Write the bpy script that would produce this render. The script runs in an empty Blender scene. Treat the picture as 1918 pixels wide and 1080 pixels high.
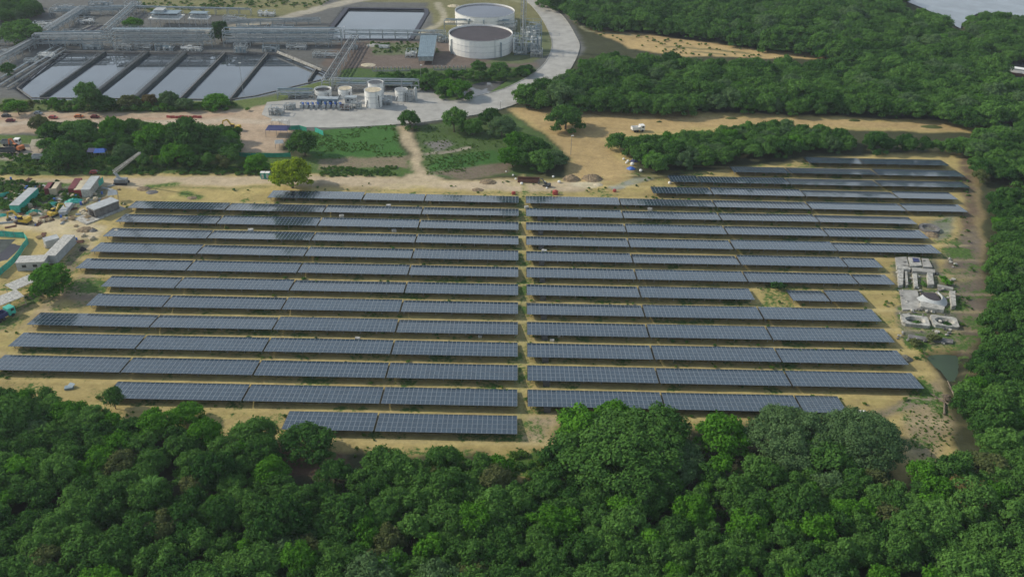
import bpy, math, random
import numpy as np
from mathutils import Vector, Matrix
R = math.radians
rnd = random.Random(11)
nr = np.random.RandomState(5)
SC = bpy.context.scene
COL = SC.collection

# ---------------------------------------------------------------- camera
CAM_H, PITCH, YAW, ROLL, FPX = 135.96, 0.5353, 0.0011, 0.0208, 1700.0
PW, PH = 1918, 1080
cy_, sy_ = math.cos(YAW), math.sin(YAW)
FW = Vector((sy_*math.cos(PITCH), cy_*math.cos(PITCH), -math.sin(PITCH)))
r0 = Vector((cy_, -sy_, 0)); u0 = r0.cross(FW)
RT = r0*math.cos(ROLL) + u0*math.sin(ROLL)
UP = -r0*math.sin(ROLL) + u0*math.cos(ROLL)
cd = bpy.data.cameras.new('camera'); cam = bpy.data.objects.new('camera', cd); COL.objects.link(cam)
m3 = Matrix((RT, UP, -FW)).transposed()
cam.matrix_world = Matrix.Translation((0, 0, CAM_H)) @ m3.to_4x4()
cd.sensor_width = 36; cd.lens = FPX/PW*36; cd.clip_start = 1; cd.clip_end = 20000
SC.camera = cam

# ---------------------------------------------------------------- light
SUN_AZ, SUN_EL = R(-78), R(33)          # azimuth from +Y, negative = to the left of the view
sd = bpy.data.lights.new('sun', 'SUN'); so = bpy.data.objects.new('sun', sd); COL.objects.link(so)
sdir = Vector((math.sin(SUN_AZ)*math.cos(SUN_EL), math.cos(SUN_AZ)*math.cos(SUN_EL), math.sin(SUN_EL)))
so.rotation_euler = sdir.to_track_quat('Z', 'Y').to_euler(); so.location = (0, 0, 400)
sd.energy = 3.8; sd.angle = R(0.6); sd.color = (1.0, 0.91, 0.76)
w = bpy.data.worlds.new('World'); SC.world = w; w.use_nodes = True
nt = w.node_tree; bg = nt.nodes['Background']; sk = nt.nodes.new('ShaderNodeTexSky')
sk.sky_type = 'NISHITA'; sk.sun_disc = False; sk.sun_elevation = SUN_EL; sk.sun_rotation = SUN_AZ
sk.air_density = 1.0; sk.dust_density = 2.5; sk.ozone_density = 1.0; sk.altitude = 100
tcw = nt.nodes.new('ShaderNodeTexCoord'); mpw = nt.nodes.new('ShaderNodeMapping'); mpw.inputs['Scale'].default_value = (1.5, 1.5, 5)
now = nt.nodes.new('ShaderNodeTexNoise'); now.inputs['Scale'].default_value = 1.3; now.inputs['Detail'].default_value = 6
nt.links.new(tcw.outputs['Generated'], mpw.inputs[0]); nt.links.new(mpw.outputs[0], now.inputs['Vector'])
mrw = nt.nodes.new('ShaderNodeMapRange'); mrw.inputs[1].default_value = .3; mrw.inputs[2].default_value = .7; mrw.inputs[3].default_value = .35; mrw.inputs[4].default_value = .75
nt.links.new(now.outputs['Fac'], mrw.inputs[0]); mxw = nt.nodes.new('ShaderNodeMix'); mxw.data_type = 'RGBA'
nt.links.new(mrw.outputs[0], mxw.inputs['Factor']); nt.links.new(sk.outputs[0], mxw.inputs['A']); # thin high cloud and haze, paler towards the horizon all the way round
spw = nt.nodes.new('ShaderNodeSeparateXYZ'); nt.links.new(tcw.outputs['Generated'], spw.inputs[0]); crw = nt.nodes.new('ShaderNodeValToRGB'); nt.links.new(spw.outputs['Z'], crw.inputs[0])
ee = crw.color_ramp.elements; ee[0].position = 0; ee[0].color = (.98, 1.0, 1.0, 1); ee[1].position = .75; ee[1].color = (.26, .34, .44, 1); e3 = ee.new(.28); e3.color = (.78, .90, 1.0, 1)
vsw = nt.nodes.new('ShaderNodeVectorMath'); vsw.operation = 'SCALE'; vsw.inputs['Scale'].default_value = 14.0; nt.links.new(crw.outputs[0], vsw.inputs[0]); nt.links.new(vsw.outputs[0], mxw.inputs['B'])
nt.links.new(mxw.outputs['Result'], bg.inputs[0]); bg.inputs[1].default_value = 0.105
vs = SC.view_settings; vs.view_transform = 'Standard'; vs.look = 'None'; vs.exposure = -0.1; vs.gamma = 1
vs.use_curve_mapping = False
SC.cycles.max_bounces = 5; SC.cycles.diffuse_bounces = 2; SC.cycles.glossy_bounces = 2
SC.cycles.transmission_bounces = 2; SC.cycles.volume_bounces = 0; SC.cycles.transparent_max_bounces = 4

# ---------------------------------------------------------------- pixel <-> place helpers (planes of the real world)
def G(x, y, z=0.0):
    d = FW + RT*((x-PW/2)/FPX) + UP*((PH/2-y)/FPX)
    t = (z-CAM_H)/d.z
    return Vector((d.x*t, d.y*t, z))
def proj(v):
    d = Vector(v)-Vector((0, 0, CAM_H)); z = d.dot(FW)
    return PW/2+FPX*d.dot(RT)/z, PH/2-FPX*d.dot(UP)/z
def projn(X, Y, Z):
    dx, dy, dz = X, Y, Z-CAM_H
    z = dx*FW.x+dy*FW.y+dz*FW.z
    z = np.where(z < 1, 1, z)
    return (PW/2+FPX*(dx*RT.x+dy*RT.y+dz*RT.z)/z, PH/2-FPX*(dx*UP.x+dy*UP.y+dz*UP.z)/z)
def HT(x, yb, yt):                      # height of an upright standing at (x,yb) whose top shows at yt
    g = G(x, yb); lo, hi = 0.0, 80.0
    for _ in range(40):
        m = (lo+hi)/2
        if proj((g.x, g.y, m))[1] > yt: lo = m
        else: hi = m
    return lo
def MPP(x, y):                          # metres per pixel across
    return (G(x+1, y)-G(x, y)).length

# ---------------------------------------------------------------- noise
def vnoise(x, y, seed=0):
    r = np.random.RandomState(seed).rand(256, 256)
    xi = np.floor(x).astype(int); yi = np.floor(y).astype(int)
    fx = x-xi; fy = y-yi; fx = fx*fx*(3-2*fx); fy = fy*fy*(3-2*fy)
    a = r[xi % 256, yi % 256]; b = r[(xi+1) % 256, yi % 256]; c = r[xi % 256, (yi+1) % 256]; d = r[(xi+1) % 256, (yi+1) % 256]
    return (a*(1-fx)+b*fx)*(1-fy)+(c*(1-fx)+d*fx)*fy
def fbm(x, y, s, seed=0, o=4):
    t = 0; a = .5; tot = 0
    for i in range(o):
        t = t+a*vnoise(x/s*2**i+37*i, y/s*2**i+11*i, seed+i); tot += a; a *= .55
    return t/tot*2-1
def sdf(px, py, poly):                  # positive inside
    poly = [(p[0], p[1]) for p in poly]
    n = len(poly); d = np.full(px.shape, 1e18); ins = np.zeros(px.shape, bool)
    for i in range(n):
        ax, ay = poly[i]; bx, by = poly[(i+1) % n]
        ex, ey = bx-ax, by-ay; wx, wy = px-ax, py-ay
        t = np.clip((wx*ex+wy*ey)/(ex*ex+ey*ey+1e-12), 0, 1)
        d = np.minimum(d, (wx-ex*t)**2+(wy-ey*t)**2)
        c = (ay > py) != (by > py)
        with np.errstate(divide='ignore', invalid='ignore'):
            ins ^= c & (px < ex*(py-ay)/(ey if ey != 0 else 1e-12)+ax)
    d = np.sqrt(d)
    return np.where(ins, d, -d)
def sstep(a, b, x):
    t = np.clip((x-a)/(b-a), 0, 1); return t*t*(3-2*t)

# ---------------------------------------------------------------- materials
MATS = {}
def mk(name, col, rough=.75, metal=0, var=.18, scale=.6, bump=0.0, spec=.5, col2=None, detail=4, objvar=0):
    m = bpy.data.materials.new(name); m.use_nodes = True; t = m.node_tree; n = t.nodes; l = t.links
    b = n['Principled BSDF']; b.inputs['Roughness'].default_value = rough; b.inputs['Metallic'].default_value = metal
    b.inputs['Specular IOR Level'].default_value = spec
    tc = n.new('ShaderNodeNewGeometry')
    no = n.new('ShaderNodeTexNoise'); no.inputs['Scale'].default_value = scale; no.inputs['Detail'].default_value = detail
    no.inputs['Roughness'].default_value = .65
    l.new(tc.outputs['Position'], no.inputs['Vector'])
    rp = n.new('ShaderNodeValToRGB'); l.new(no.outputs['Fac'], rp.inputs[0])
    c2 = col2 or tuple(c*(1-var*1.6) for c in col)
    c1 = tuple(min(1, c*(1+var)) for c in col)
    rp.color_ramp.elements[0].position = .32; rp.color_ramp.elements[1].position = .68
    rp.color_ramp.elements[0].color = (*c2, 1); rp.color_ramp.elements[1].color = (*c1, 1)
    out = rp.outputs[0]
    if objvar:
        oi = n.new('ShaderNodeObjectInfo'); hs = n.new('ShaderNodeHueSaturation')
        mr = n.new('ShaderNodeMapRange'); l.new(oi.outputs['Random'], mr.inputs[0])
        mr.inputs[3].default_value = 1-objvar; mr.inputs[4].default_value = 1+objvar
        l.new(mr.outputs[0], hs.inputs['Value']); l.new(out, hs.inputs['Color']); out = hs.outputs[0]
    l.new(out, b.inputs['Base Color'])
    if bump:
        bp = n.new('ShaderNodeBump'); bp.inputs['Strength'].default_value = bump; bp.inputs['Distance'].default_value = .1
        l.new(no.outputs['Fac'], bp.inputs['Height']); l.new(bp.outputs[0], b.inputs['Normal'])
    MATS[name] = m; return m
mk('white', (.80, .79, .75), .5, var=.05, scale=.5); mk('offwhite', (.46, .45, .41), .6, var=.3, scale=1.4)
mk('lightgrey', (.40, .42, .42), .6, var=.15); mk('grey', (.22, .235, .24), .6, var=.2); mk('darkgrey', (.07, .075, .08), .6, var=.2)
mk('steel', (.38, .42, .43), .45, .3, var=.2, scale=.8); mk('galv', (.30, .31, .30), .5, .4, var=.15)
mk('bluegrey', (.20, .27, .31), .5, .1, var=.15); mk('black', (.018, .018, .02), .7); mk('blue', (.04, .12, .42), .5, var=.15)
mk('navy', (.035, .045, .14), .6); mk('red', (.36, .06, .05), .6); mk('maroon', (.16, .03, .035), .6); mk('yellow', (.55, .38, .05), .5)
mk('orange', (.5, .16, .05), .6); mk('teal', (.05, .42, .33), .6, var=.2, scale=1.2); mk('green', (.03, .30, .2), .6); mk('rust', (.13, .055, .035), .85)
mk('concrete', (.34, .33, .30), .85, var=.25, scale=.35, bump=.2); mk('concrete_pale', (.40, .39, .35), .85, var=.35, scale=.9, bump=.3)
mk('concrete_dark', (.16, .155, .15), .9, var=.3, scale=.8); mk('road', (.37, .36, .33), .85, var=.16, scale=.16, detail=10)
mk('glass_dark', (.02, .03, .04), .1, var=0); mk('bark', (.10, .075, .05), .9, var=.3, scale=3)
mk('deadwood', (.20, .16, .12), .9, var=.3, scale=2); mk('soil_mound', (.24, .18, .11), .95, var=.35, scale=1.2, bump=.5)
mk('membrane', (.055, .045, .05), .75, var=.2, scale=.15); mk('tarp_cream', (.5, .43, .30), .7); mk('tyre', (.02, .02, .02), .8)
mk('algae_wall', (.045, .06, .055), .8, var=.3); mk('liner', (.03, .03, .045), .6); mk('wood', (.35, .27, .16), .8)
mk('frame_alu', (.29, .325, .35), .45, .4, var=.05); mk('rubble', (.17, .165, .13), .95, var=.5, scale=2.5, bump=.4)

def water_mat(name, col, rough=.06, wave=.03, scale=1.5):
    m = bpy.data.materials.new(name); m.use_nodes = True; n = m.node_tree.nodes; l = m.node_tree.links; b = n['Principled BSDF']
    b.inputs['Roughness'].default_value = rough; b.inputs['IOR'].default_value = 1.75 if name == 'pond_water' else 1.4; b.inputs['Specular IOR Level'].default_value = .95 if name == 'pond_water' else .5
    g = n.new('ShaderNodeNewGeometry')
    no = n.new('ShaderNodeTexNoise'); no.inputs['Scale'].default_value = scale; no.inputs['Detail'].default_value = 3; l.new(g.outputs['Position'], no.inputs['Vector'])
    bp = n.new('ShaderNodeBump'); bp.inputs['Strength'].default_value = wave; bp.inputs['Distance'].default_value = .2
    l.new(no.outputs['Fac'], bp.inputs['Height']); l.new(bp.outputs[0], b.inputs['Normal'])
    n2 = n.new('ShaderNodeTexNoise'); n2.inputs['Scale'].default_value = .07; n2.inputs['Detail'].default_value = 5; l.new(g.outputs['Position'], n2.inputs['Vector'])
    rp = n.new('ShaderNodeValToRGB'); l.new(n2.outputs['Fac'], rp.inputs[0])
    rp.color_ramp.elements[0].position = .4; rp.color_ramp.elements[1].position = .62
    rp.color_ramp.elements[0].color = (*[c*.8 for c in col], 1); rp.color_ramp.elements[1].color = (*[c*1.12 for c in col], 1)
    l.new(rp.outputs[0], b.inputs['Base Color']); MATS[name] = m
water_mat('pond_water', (.055, .068, .08), .02, .004, .6); water_mat('tank_water', (.06, .065, .09), .02, .01); water_mat('river_water', (.17, .20, .22), .15, .1)
water_mat('ditch_water', (.12, .12, .12)); water_mat('green_pool', (.045, .075, .04), .55)

def leaf_mat(name, dark, light, tr=.22, hv=.5):
    m = bpy.data.materials.new(name); m.use_nodes = True; t = m.node_tree; n = t.nodes; l = t.links; n.clear()
    out = n.new('ShaderNodeOutputMaterial'); df = n.new('ShaderNodeBsdfDiffuse'); tl = n.new('ShaderNodeBsdfTranslucent'); mx = n.new('ShaderNodeMixShader')
    mx.inputs[0].default_value = tr
    g = n.new('ShaderNodeNewGeometry'); oi = n.new('ShaderNodeObjectInfo')
    no = n.new('ShaderNodeTexNoise'); no.inputs['Scale'].default_value = .45; no.inputs['Detail'].default_value = 3; l.new(g.outputs['Position'], no.inputs['Vector'])
    n2 = n.new('ShaderNodeTexNoise'); n2.inputs['Scale'].default_value = .035; n2.inputs['Detail'].default_value = 2; l.new(g.outputs['Position'], n2.inputs['Vector'])
    a1 = n.new('ShaderNodeMath'); a1.operation = 'MULTIPLY_ADD'; l.new(oi.outputs['Random'], a1.inputs[0]); a1.inputs[1].default_value = hv
    a2 = n.new('ShaderNodeMath'); a2.operation = 'MULTIPLY_ADD'; l.new(no.outputs['Fac'], a2.inputs[0]); a2.inputs[1].default_value = .8; l.new(a1.outputs[0], a2.inputs[2])
    a3 = n.new('ShaderNodeMath'); a3.operation = 'MULTIPLY_ADD'; l.new(n2.outputs['Fac'], a3.inputs[0]); a3.inputs[1].default_value = .7; l.new(a2.outputs[0], a3.inputs[2])
    a4 = n.new('ShaderNodeMath'); a4.operation = 'MULTIPLY_ADD'; l.new(g.outputs['Random Per Island'], a4.inputs[0]); a4.inputs[1].default_value = .35; l.new(a3.outputs[0], a4.inputs[2])
    a1.inputs[2].default_value = -hv/2-.42-.35-.17
    rp = n.new('ShaderNodeValToRGB'); l.new(a4.outputs[0], rp.inputs[0])
    mr = n.new('ShaderNodeMapRange'); mr.inputs[1].default_value = -.6; mr.inputs[2].default_value = .6; l.new(a4.outputs[0], mr.inputs[0]); l.new(mr.outputs[0], rp.inputs[0])
    rp.color_ramp.elements[0].color = (*dark, 1); rp.color_ramp.elements[1].color = (*light, 1)
    l.new(rp.outputs[0], df.inputs[0]); l.new(rp.outputs[0], tl.inputs[0])
    l.new(df.outputs[0], mx.inputs[1]); l.new(tl.outputs[0], mx.inputs[2]); l.new(mx.outputs[0], out.inputs[0])
    MATS[name] = m; return m
leaf_mat('leaf', (.024, .076, .018), (.118, .25, .052), hv=.85); leaf_mat('leaf_grey', (.055, .115, .045), (.14, .235, .09), hv=.3)
leaf_mat('leaf_bright', (.13, .22, .01), (.32, .40, .03), hv=.2); leaf_mat('leaf_olive', (.06, .09, .03), (.16, .18, .07), hv=.3)
leaf_mat('leaf_vivid', (.03, .11, .012), (.12, .30, .03), hv=.4)
leaf_mat('leaf_brown', (.09, .075, .03), (.19, .15, .06), hv=.3); leaf_mat('grass', (.05, .12, .02), (.16, .26, .05), hv=.2)

# solar glass
m = bpy.data.materials.new('solar_glass'); m.use_nodes = True; n = m.node_tree.nodes; l = m.node_tree.links; b = n['Principled BSDF']
b.inputs['Roughness'].default_value = .12; b.inputs['IOR'].default_value = 1.5; b.inputs['Specular IOR Level'].default_value = .6
g = n.new('ShaderNodeNewGeometry'); oi = n.new('ShaderNodeObjectInfo'); ad = n.new('ShaderNodeMath'); ad.operation = 'ADD'
l.new(g.outputs['Random Per Island'], ad.inputs[0]); l.new(oi.outputs['Random'], ad.inputs[1])
mr = n.new('ShaderNodeMapRange'); mr.inputs[2].default_value = 2; l.new(ad.outputs[0], mr.inputs[0])
rp = n.new('ShaderNodeValToRGB'); l.new(mr.outputs[0], rp.inputs[0])
rp.color_ramp.elements[0].color = (.013, .029, .048, 1); rp.color_ramp.elements[1].color = (.030, .055, .082, 1)
l.new(rp.outputs[0], b.inputs['Base Color']); MATS['solar_glass'] = m
M = MATS

# ---------------------------------------------------------------- mesh builder
class MB:
    def __init__(s): s.v = []; s.f = []; s.mi = []; s.cur = 0
    def add(s, vs, fs):
        o = len(s.v); s.v += [tuple(v) for v in vs]; s.f += [tuple(i+o for i in f) for f in fs]; s.mi += [s.cur]*len(fs); return s
    def box(s, c, d, rz=0, rx=0, ry=0):
        mt = Matrix.Rotation(rz, 3, 'Z') @ Matrix.Rotation(ry, 3, 'Y') @ Matrix.Rotation(rx, 3, 'X'); c = Vector(c)
        vs = [c+mt @ Vector((x*d[0]/2, y*d[1]/2, z*d[2]/2)) for z in (-1, 1) for y in (-1, 1) for x in (-1, 1)]
        return s.add(vs, [(0, 2, 3, 1), (4, 5, 7, 6), (0, 1, 5, 4), (2, 6, 7, 3), (0, 4, 6, 2), (1, 3, 7, 5)])
    def prism(s, poly, z0, z1):
        n = len(poly)
        vs = [(p[0], p[1], z0) for p in poly]+[(p[0], p[1], z1) for p in poly]
        return s.add(vs, [tuple(reversed(range(n))), tuple(range(n, 2*n))]+[(i, (i+1) % n, (i+1) % n+n, i+n) for i in range(n)])
    def bar(s, p, q, wd, ht=None):
        ht = ht or wd; p = Vector(p); q = Vector(q); d = (q-p); L = d.length
        if L < 1e-6: return s
        d.normalize(); up = Vector((0, 0, 1)) if abs(d.z) < .95 else Vector((0, 1, 0))
        x = d.cross(up).normalized(); z = x.cross(d)
        vs = [a+x*(i*wd/2)+z*(j*ht/2) for a in (p, q) for j in (-1, 1) for i in (-1, 1)]
        return s.add(vs, [(0, 1, 3, 2), (4, 6, 7, 5), (0, 4, 5, 1), (2, 3, 7, 6), (0, 2, 6, 4), (1, 5, 7, 3)])
    def tube(s, p, q, r, n=8, r2=None, cap=True):
        r2 = r if r2 is None else r2; p = Vector(p); q = Vector(q); d = (q-p).normalized()
        up = Vector((0, 0, 1)) if abs(d.z) < .95 else Vector((0, 1, 0)); x = d.cross(up).normalized(); y = d.cross(x)
        vs = [p+(x*math.cos(a)+y*math.sin(a))*r for a in [2*math.pi*i/n for i in range(n)]]+[q+(x*math.cos(a)+y*math.sin(a))*r2 for a in [2*math.pi*i/n for i in range(n)]]
        fs = [(i, (i+1) % n, (i+1) % n+n, i+n) for i in range(n)]
        if cap: fs += [tuple(reversed(range(n))), tuple(range(n, 2*n))]
        return s.add(vs, fs)
    def path(s, pts, r, n=8):
        for a, b2 in zip(pts[:-1], pts[1:]): s.tube(a, b2, r, n)
        return s
    def build(s, name, mat, parent=None, world=False, smooth=False):
        me = bpy.data.meshes.new(name); off = parent.location if (parent is not None and world) else Vector((0, 0, 0))
        me.from_pydata([(a-off.x, b2-off.y, c-off.z) for a, b2, c in s.v], [], s.f)
        mats = mat if isinstance(mat, (list, tuple)) else [mat]
        for q in mats: me.materials.append(M[q] if isinstance(q, str) else q)
        if len(mats) > 1: me.polygons.foreach_set('material_index', s.mi)
        if smooth: me.polygons.foreach_set('use_smooth', [True]*len(me.polygons))
        return link(name, me, parent)
def link(name, me, parent=None, loc=None, rot=None, scale=None):
    o = bpy.data.objects.new(name, me); COL.objects.link(o)
    if parent is not None: o.parent = parent
    if loc is not None: o.location = loc
    if rot is not None: o.rotation_euler = rot
    if scale is not None: o.scale = scale
    return o
def tag(o, label=None, cat=None, group=None, kind=None):
    if label: o['label'] = label
    if cat: o['category'] = cat
    if group: o['group'] = group
    if kind: o['kind'] = kind
    return o
def thing(name, label, cat, loc=(0, 0, 0), rz=0, group=None):
    o = link(name, None, None, loc, (0, 0, rz)); o.empty_display_size = .5
    return tag(o, label, cat, group)
def dup(root, loc, rz, label, group=None):
    r = root.copy(); COL.objects.link(r); r.location = loc; r.rotation_euler = (0, 0, rz); r['label'] = label
    if group: r['group'] = group
    for ch in list(root.children):
        c = ch.copy(); COL.objects.link(c); c.parent = r
        for gg in ch.children:
            d = gg.copy(); COL.objects.link(d); d.parent = c
    return r
def foot(p, q):                         # ground line p->q in the photo: start, length, heading
    a, b2 = G(*p), G(*q); d = b2-a
    return (a+b2)/2, d.length, math.atan2(d.y, d.x)

# ================================================================ GROUND
Y0_, DY_ = 161.24, 10.244
def ax(lo, hi, a, b2, step, grow=1.25):
    c = list(np.arange(a, b2+step, step)); s = step; x = a
    pre = []
    while x > lo: s *= grow; x -= s; pre.append(x)
    s = step; x = c[-1]; post = []
    while x < hi: s *= grow; x += s; post.append(x)
    return np.array(pre[::-1]+c+post)
gx = ax(-4000, 4000, -300, 345, 1.25); gy = ax(-3000, 6000, 120, 640, 1.25)
GX, GY = np.meshgrid(gx, gy); X = GX.ravel(); Y = GY.ravel()
W1 = fbm(X, Y, 9, 1)*1.0; W2 = fbm(X, Y, 3, 9)*.5; WX = X+fbm(X, Y, 11, 21)*2.2+fbm(X, Y, 3.5, 27)*1.0; WY = Y+fbm(X, Y, 11, 31)*2.6+fbm(X, Y, 3.5, 37)*1.2
SAND = np.array((.41, .325, .135)); TAN = np.array((.42, .34, .23)); PINK = np.array((.42, .32, .225)); GRN = np.array((.07, .16, .028)); OLV = np.array((.20, .19, .09))
DARK = np.array((.045, .05, .025)); GREYG = np.array((.145, .148, .14)); BRN = np.array((.15, .12, .10)); MUD = np.array((.15, .11, .075)); YEL = np.array((.52, .42, .17)); CLAY = np.array((.44, .32, .15))
C = np.tile(DARK*1.2, (len(X), 1)); VEG = np.zeros(len(X))
def zone(pts, col, soft=1.2, veg=0., amt=1., warp=True, z=0):
    global C, VEG
    poly = [G(a, b2, z) for a, b2 in pts]
    xs = [p.x for p in poly]; ys = [p.y for p in poly]
    k = np.where((X > min(xs)-12) & (X < max(xs)+12) & (Y > min(ys)-12) & (Y < max(ys)+12))[0]
    d = sdf((WX if warp else X)[k], (WY if warp else Y)[k], poly)
    wgt = sstep(-soft, soft, d)*amt
    C[k] = C[k]*(1-wgt[:, None])+np.array(col)*wgt[:, None]; VEG[k] = VEG[k]*(1-wgt)+veg*wgt
def stripe(pts, wd, col, soft=.8, veg=0., amt=1.):
    global C, VEG
    P = [G(a, b2) for a, b2 in pts]; xs = [p.x for p in P]; ys = [p.y for p in P]
    k = np.where((X > min(xs)-wd-6) & (X < max(xs)+wd+6) & (Y > min(ys)-wd-6) & (Y < max(ys)+wd+6))[0]
    d = np.full(len(k), 1e9); px, py = WX[k], WY[k]
    for a, b2 in zip(P[:-1], P[1:]):
        ex, ey = b2.x-a.x, b2.y-a.y; t = np.clip(((px-a.x)*ex+(py-a.y)*ey)/(ex*ex+ey*ey), 0, 1)
        d = np.minimum(d, np.hypot(px-a.x-ex*t, py-a.y-ey*t))
    wgt = sstep(soft, -soft, d-wd/2)*amt
    C[k] = C[k]*(1-wgt[:, None])+np.array(col)*wgt[:, None]; VEG[k] = VEG[k]*(1-wgt)+veg*wgt
# whole plant and site in broad strokes, then details
zone([(-200, -60), (1010, -60), (1100, 90), (1000, 180), (900, 215), (740, 240), (480, 250), (-200, 260)], GREYG*.85, 2, .15)
zone([(240, -60), (640, -60), (600, 20), (500, 35), (270, 22)], OLV, 2, .4)
zone([(560, -60), (1000, -60), (1030, 60), (1035, 95), (990, 115), (820, 70), (800, 5), (640, 4)], OLV*.9, 2, .35)
stripe([(360, 60), (500, 42), (600, 15), (700, -5), (900, -20)], 9, (.36, .33, .26), 1.5)
stripe([(820, 5), (835, 40), (790, 62)], 4, (.34, .31, .22), 1)
zone([(640, 78), (840, 78), (1000, 112), (1010, 125), (900, 140), (640, 140), (600, 120)], BRN, 1.5, .1)
zone([(690, 82), (800, 82), (830, 100), (700, 104)], (.13, .15, .08), 2, .4)
zone([(960, 60), (1030, 60), (1035, 95), (1000, 118), (900, 120), (960, 100)], (.12, .14, .07), 1.5, .4)
zone([(0, 185), (430, 190), (500, 180), (620, 145), (640, 155), (500, 195), (470, 210), (0, 215)], (.12, .15, .05), 2, .5)
zone([(640, 130), (1000, 125), (1010, 140), (930, 180), (860, 192), (790, 170), (640, 150)], (.06, .09, .04), 1.5, .7)
zone([(-200, 208), (300, 210), (460, 205), (520, 190), (560, 235), (500, 300), (300, 262), (60, 250), (-200, 262)], PINK, 1.5)
zone([(-60, 288), (100, 292), (200, 300), (330, 304), (500, 312), (500, 328), (-60, 330)], (.07, .135, .03), 1.5, .6)
stripe([(0, 222), (200, 219), (330, 222), (430, 214)], 2.5, (.40, .24, .16), 1.5, 0, .5)
stripe([(0, 232), (460, 226), (560, 232)], 5, (.47, .40, .31), 1.5, 0, .7)
zone([(-200, 255), (90, 255), (330, 262), (470, 270), (520, 290), (790, 300), (790, 332), (500, 330), (-200, 328)], (.10, .14, .045), 1.5, .7)
zone([(0, 270), (100, 272), (110, 296), (0, 300)], (.40, .35, .28), 1.5, .1)
zone([(420, 240), (500, 240), (530, 285), (440, 285)], PINK*.95, 1.5)
zone([(560, 246), (742, 234), (756, 296), (600, 298), (560, 280)], (.045, .125, .024), 1.2, .3)
zone([(600, 298), (760, 290), (768, 320), (740, 326), (600, 318)], (.22, .18, .12), 1.5, .4)
zone([(680, 312), (765, 318), (762, 330), (600, 332), (590, 322)], (.07, .11, .035), 1.2, .8)
zone([(776, 236), (960, 214), (1060, 290), (1000, 330), (800, 332), (790, 300)], (.07, .115, .035), 1.5, .5)
zone([(800, 312), (820, 296), (930, 280), (940, 300), (900, 312), (870, 326), (800, 332)], (.045, .125, .024), 1.2, .3)
zone([(800, 322), (960, 302), (950, 326), (870, 334)], (.17, .135, .10), 1.5, .4)
zone([(790, 268), (830, 262), (850, 272), (820, 284)], (.20, .19, .17), 1.2, .2)
stripe([(800, 290), (880, 278)], 2.5, (.33, .29, .23), 1)
zone([(955, 208), (1100, 195), (1400, 212), (1840, 228), (1840, 250), (1640, 244), (1420, 236), (1200, 270), (1180, 330), (1200, 345), (1340, 318), (1500, 298), (1780, 282), (1825, 300), (1840, 420), (1830, 600), (1760, 680), (1790, 860), (1690, 905), (1580, 800), (1050, 800), (1020, 905), (940, 905), (900, 845), (640, 850), (560, 870), (420, 830), (230, 790), (-40, 770), (-120, 560), (-200, 330), (500, 322), (790, 336), (1060, 336), (1070, 290), (1000, 240)], SAND, 1.5, .12)
zone([(955, 205), (1010, 240), (1075, 300), (1060, 345), (1170, 345), (1190, 330), (1130, 262), (1180, 250), (1400, 232), (1800, 246), (1815, 233), (1500, 222), (1180, 214), (1110, 205)], CLAY*.93, 2)
zone([(1105, 55), (1200, 62), (1420, 92), (1560, 104), (1560, 112), (1400, 108), (1280, 106), (1180, 92)], CLAY*1.05, 1.5, .05)
stripe([(1250, 88), (1330, 92), (1400, 100)], 3, (.16, .15, .07), 2, .5)
stripe([(1300, 98), (1360, 103)], 2, (.13, .14, .07), 1.5, .5)
stripe([(960, 0), (1060, 25), (1100, 58), (1180, 66)], 3, (.25, .25, .15), 1.5, .3)
stripe([(-100, 345), (200, 342), (500, 336), (800, 344), (1080, 350)], 8.5, TAN*1.12, 1.8)
stripe([(755, 240), (778, 290), (788, 330)], 4.5, (.43, .35, .23), 1.2)
zone([(760, 326), (810, 326), (830, 345), (740, 345)], (.44, .36, .24), 1.5)
stripe([(280, 352), (420, 352), (500, 350)], 2, (.25, .22, .09), 1, .5); stripe([(285, 347), (330, 346)], 3, (.16, .20, .05), 1.2, .8)
stripe([(345, 362), (370, 368)], 3, (.14, .19, .05), 1.2, .8)
stripe([(420, 358), (500, 359)], 4, YEL*.8, 2, .2, .6); stripe([(600, 346), (700, 356)], 4, (.25, .20, .13), 1.5, .2, .6)
zone([(0, 405), (90, 400), (200, 420), (170, 470), (120, 440), (0, 425)], (.50, .42, .27), 1.5)
zone([(-60, 335), (80, 338), (200, 352), (190, 372), (120, 402), (0, 408)], (.20, .19, .15), 1.5, .5)
zone([(60, 340), (150, 342), (120, 350), (60, 348)], (.10, .17, .035), 1, .8)
stripe([(-20, 620), (60, 560), (130, 500), (160, 450)], 4, (.22, .18, .12), 1.5, .3)
stripe([(0, 680), (60, 600), (120, 545), (160, 520)], 5, (.38, .30, .17), 1.5, .2)
zone([(120, 548), (160, 520), (200, 540), (150, 580)], (.27, .21, .15), 1.5, .3)
zone([(10, 700), (60, 600), (0, 640)], YEL*.85, 1.5)
stripe([(1150, 352), (1180, 346), (1212, 337)], 4, (.30, .31, .26), 1)
zone([(1060, 342), (1130, 338), (1120, 352), (1070, 350)], (.50, .44, .30), 1)
stripe([(1810, 300), (1822, 400), (1818, 500), (1822, 600), (1800, 650)], 5, MUD*1.05, 2, .3)
zone([(1740, 415), (1800, 405), (1780, 445), (1750, 450)], (.22, .23, .17), 1.5, .3)
zone([(1760, 470), (1830, 425), (1846, 620), (1800, 655), (1785, 560)], (.17, .14, .11), 2, .3)
zone([(1674, 480), (1745, 482), (1764, 508), (1792, 540), (1798, 640), (1745, 652), (1700, 645), (1684, 600)], (.16, .155, .12), .6, .35)
zone([(1690, 760), (1760, 700), (1790, 800), (1740, 860), (1700, 850)], (.33, .265, .16), 2, .35)
stripe([(1610, 790), (1680, 765), (1760, 735)], 3, (.22, .19, .15), 1.2, .4, .8)
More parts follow.
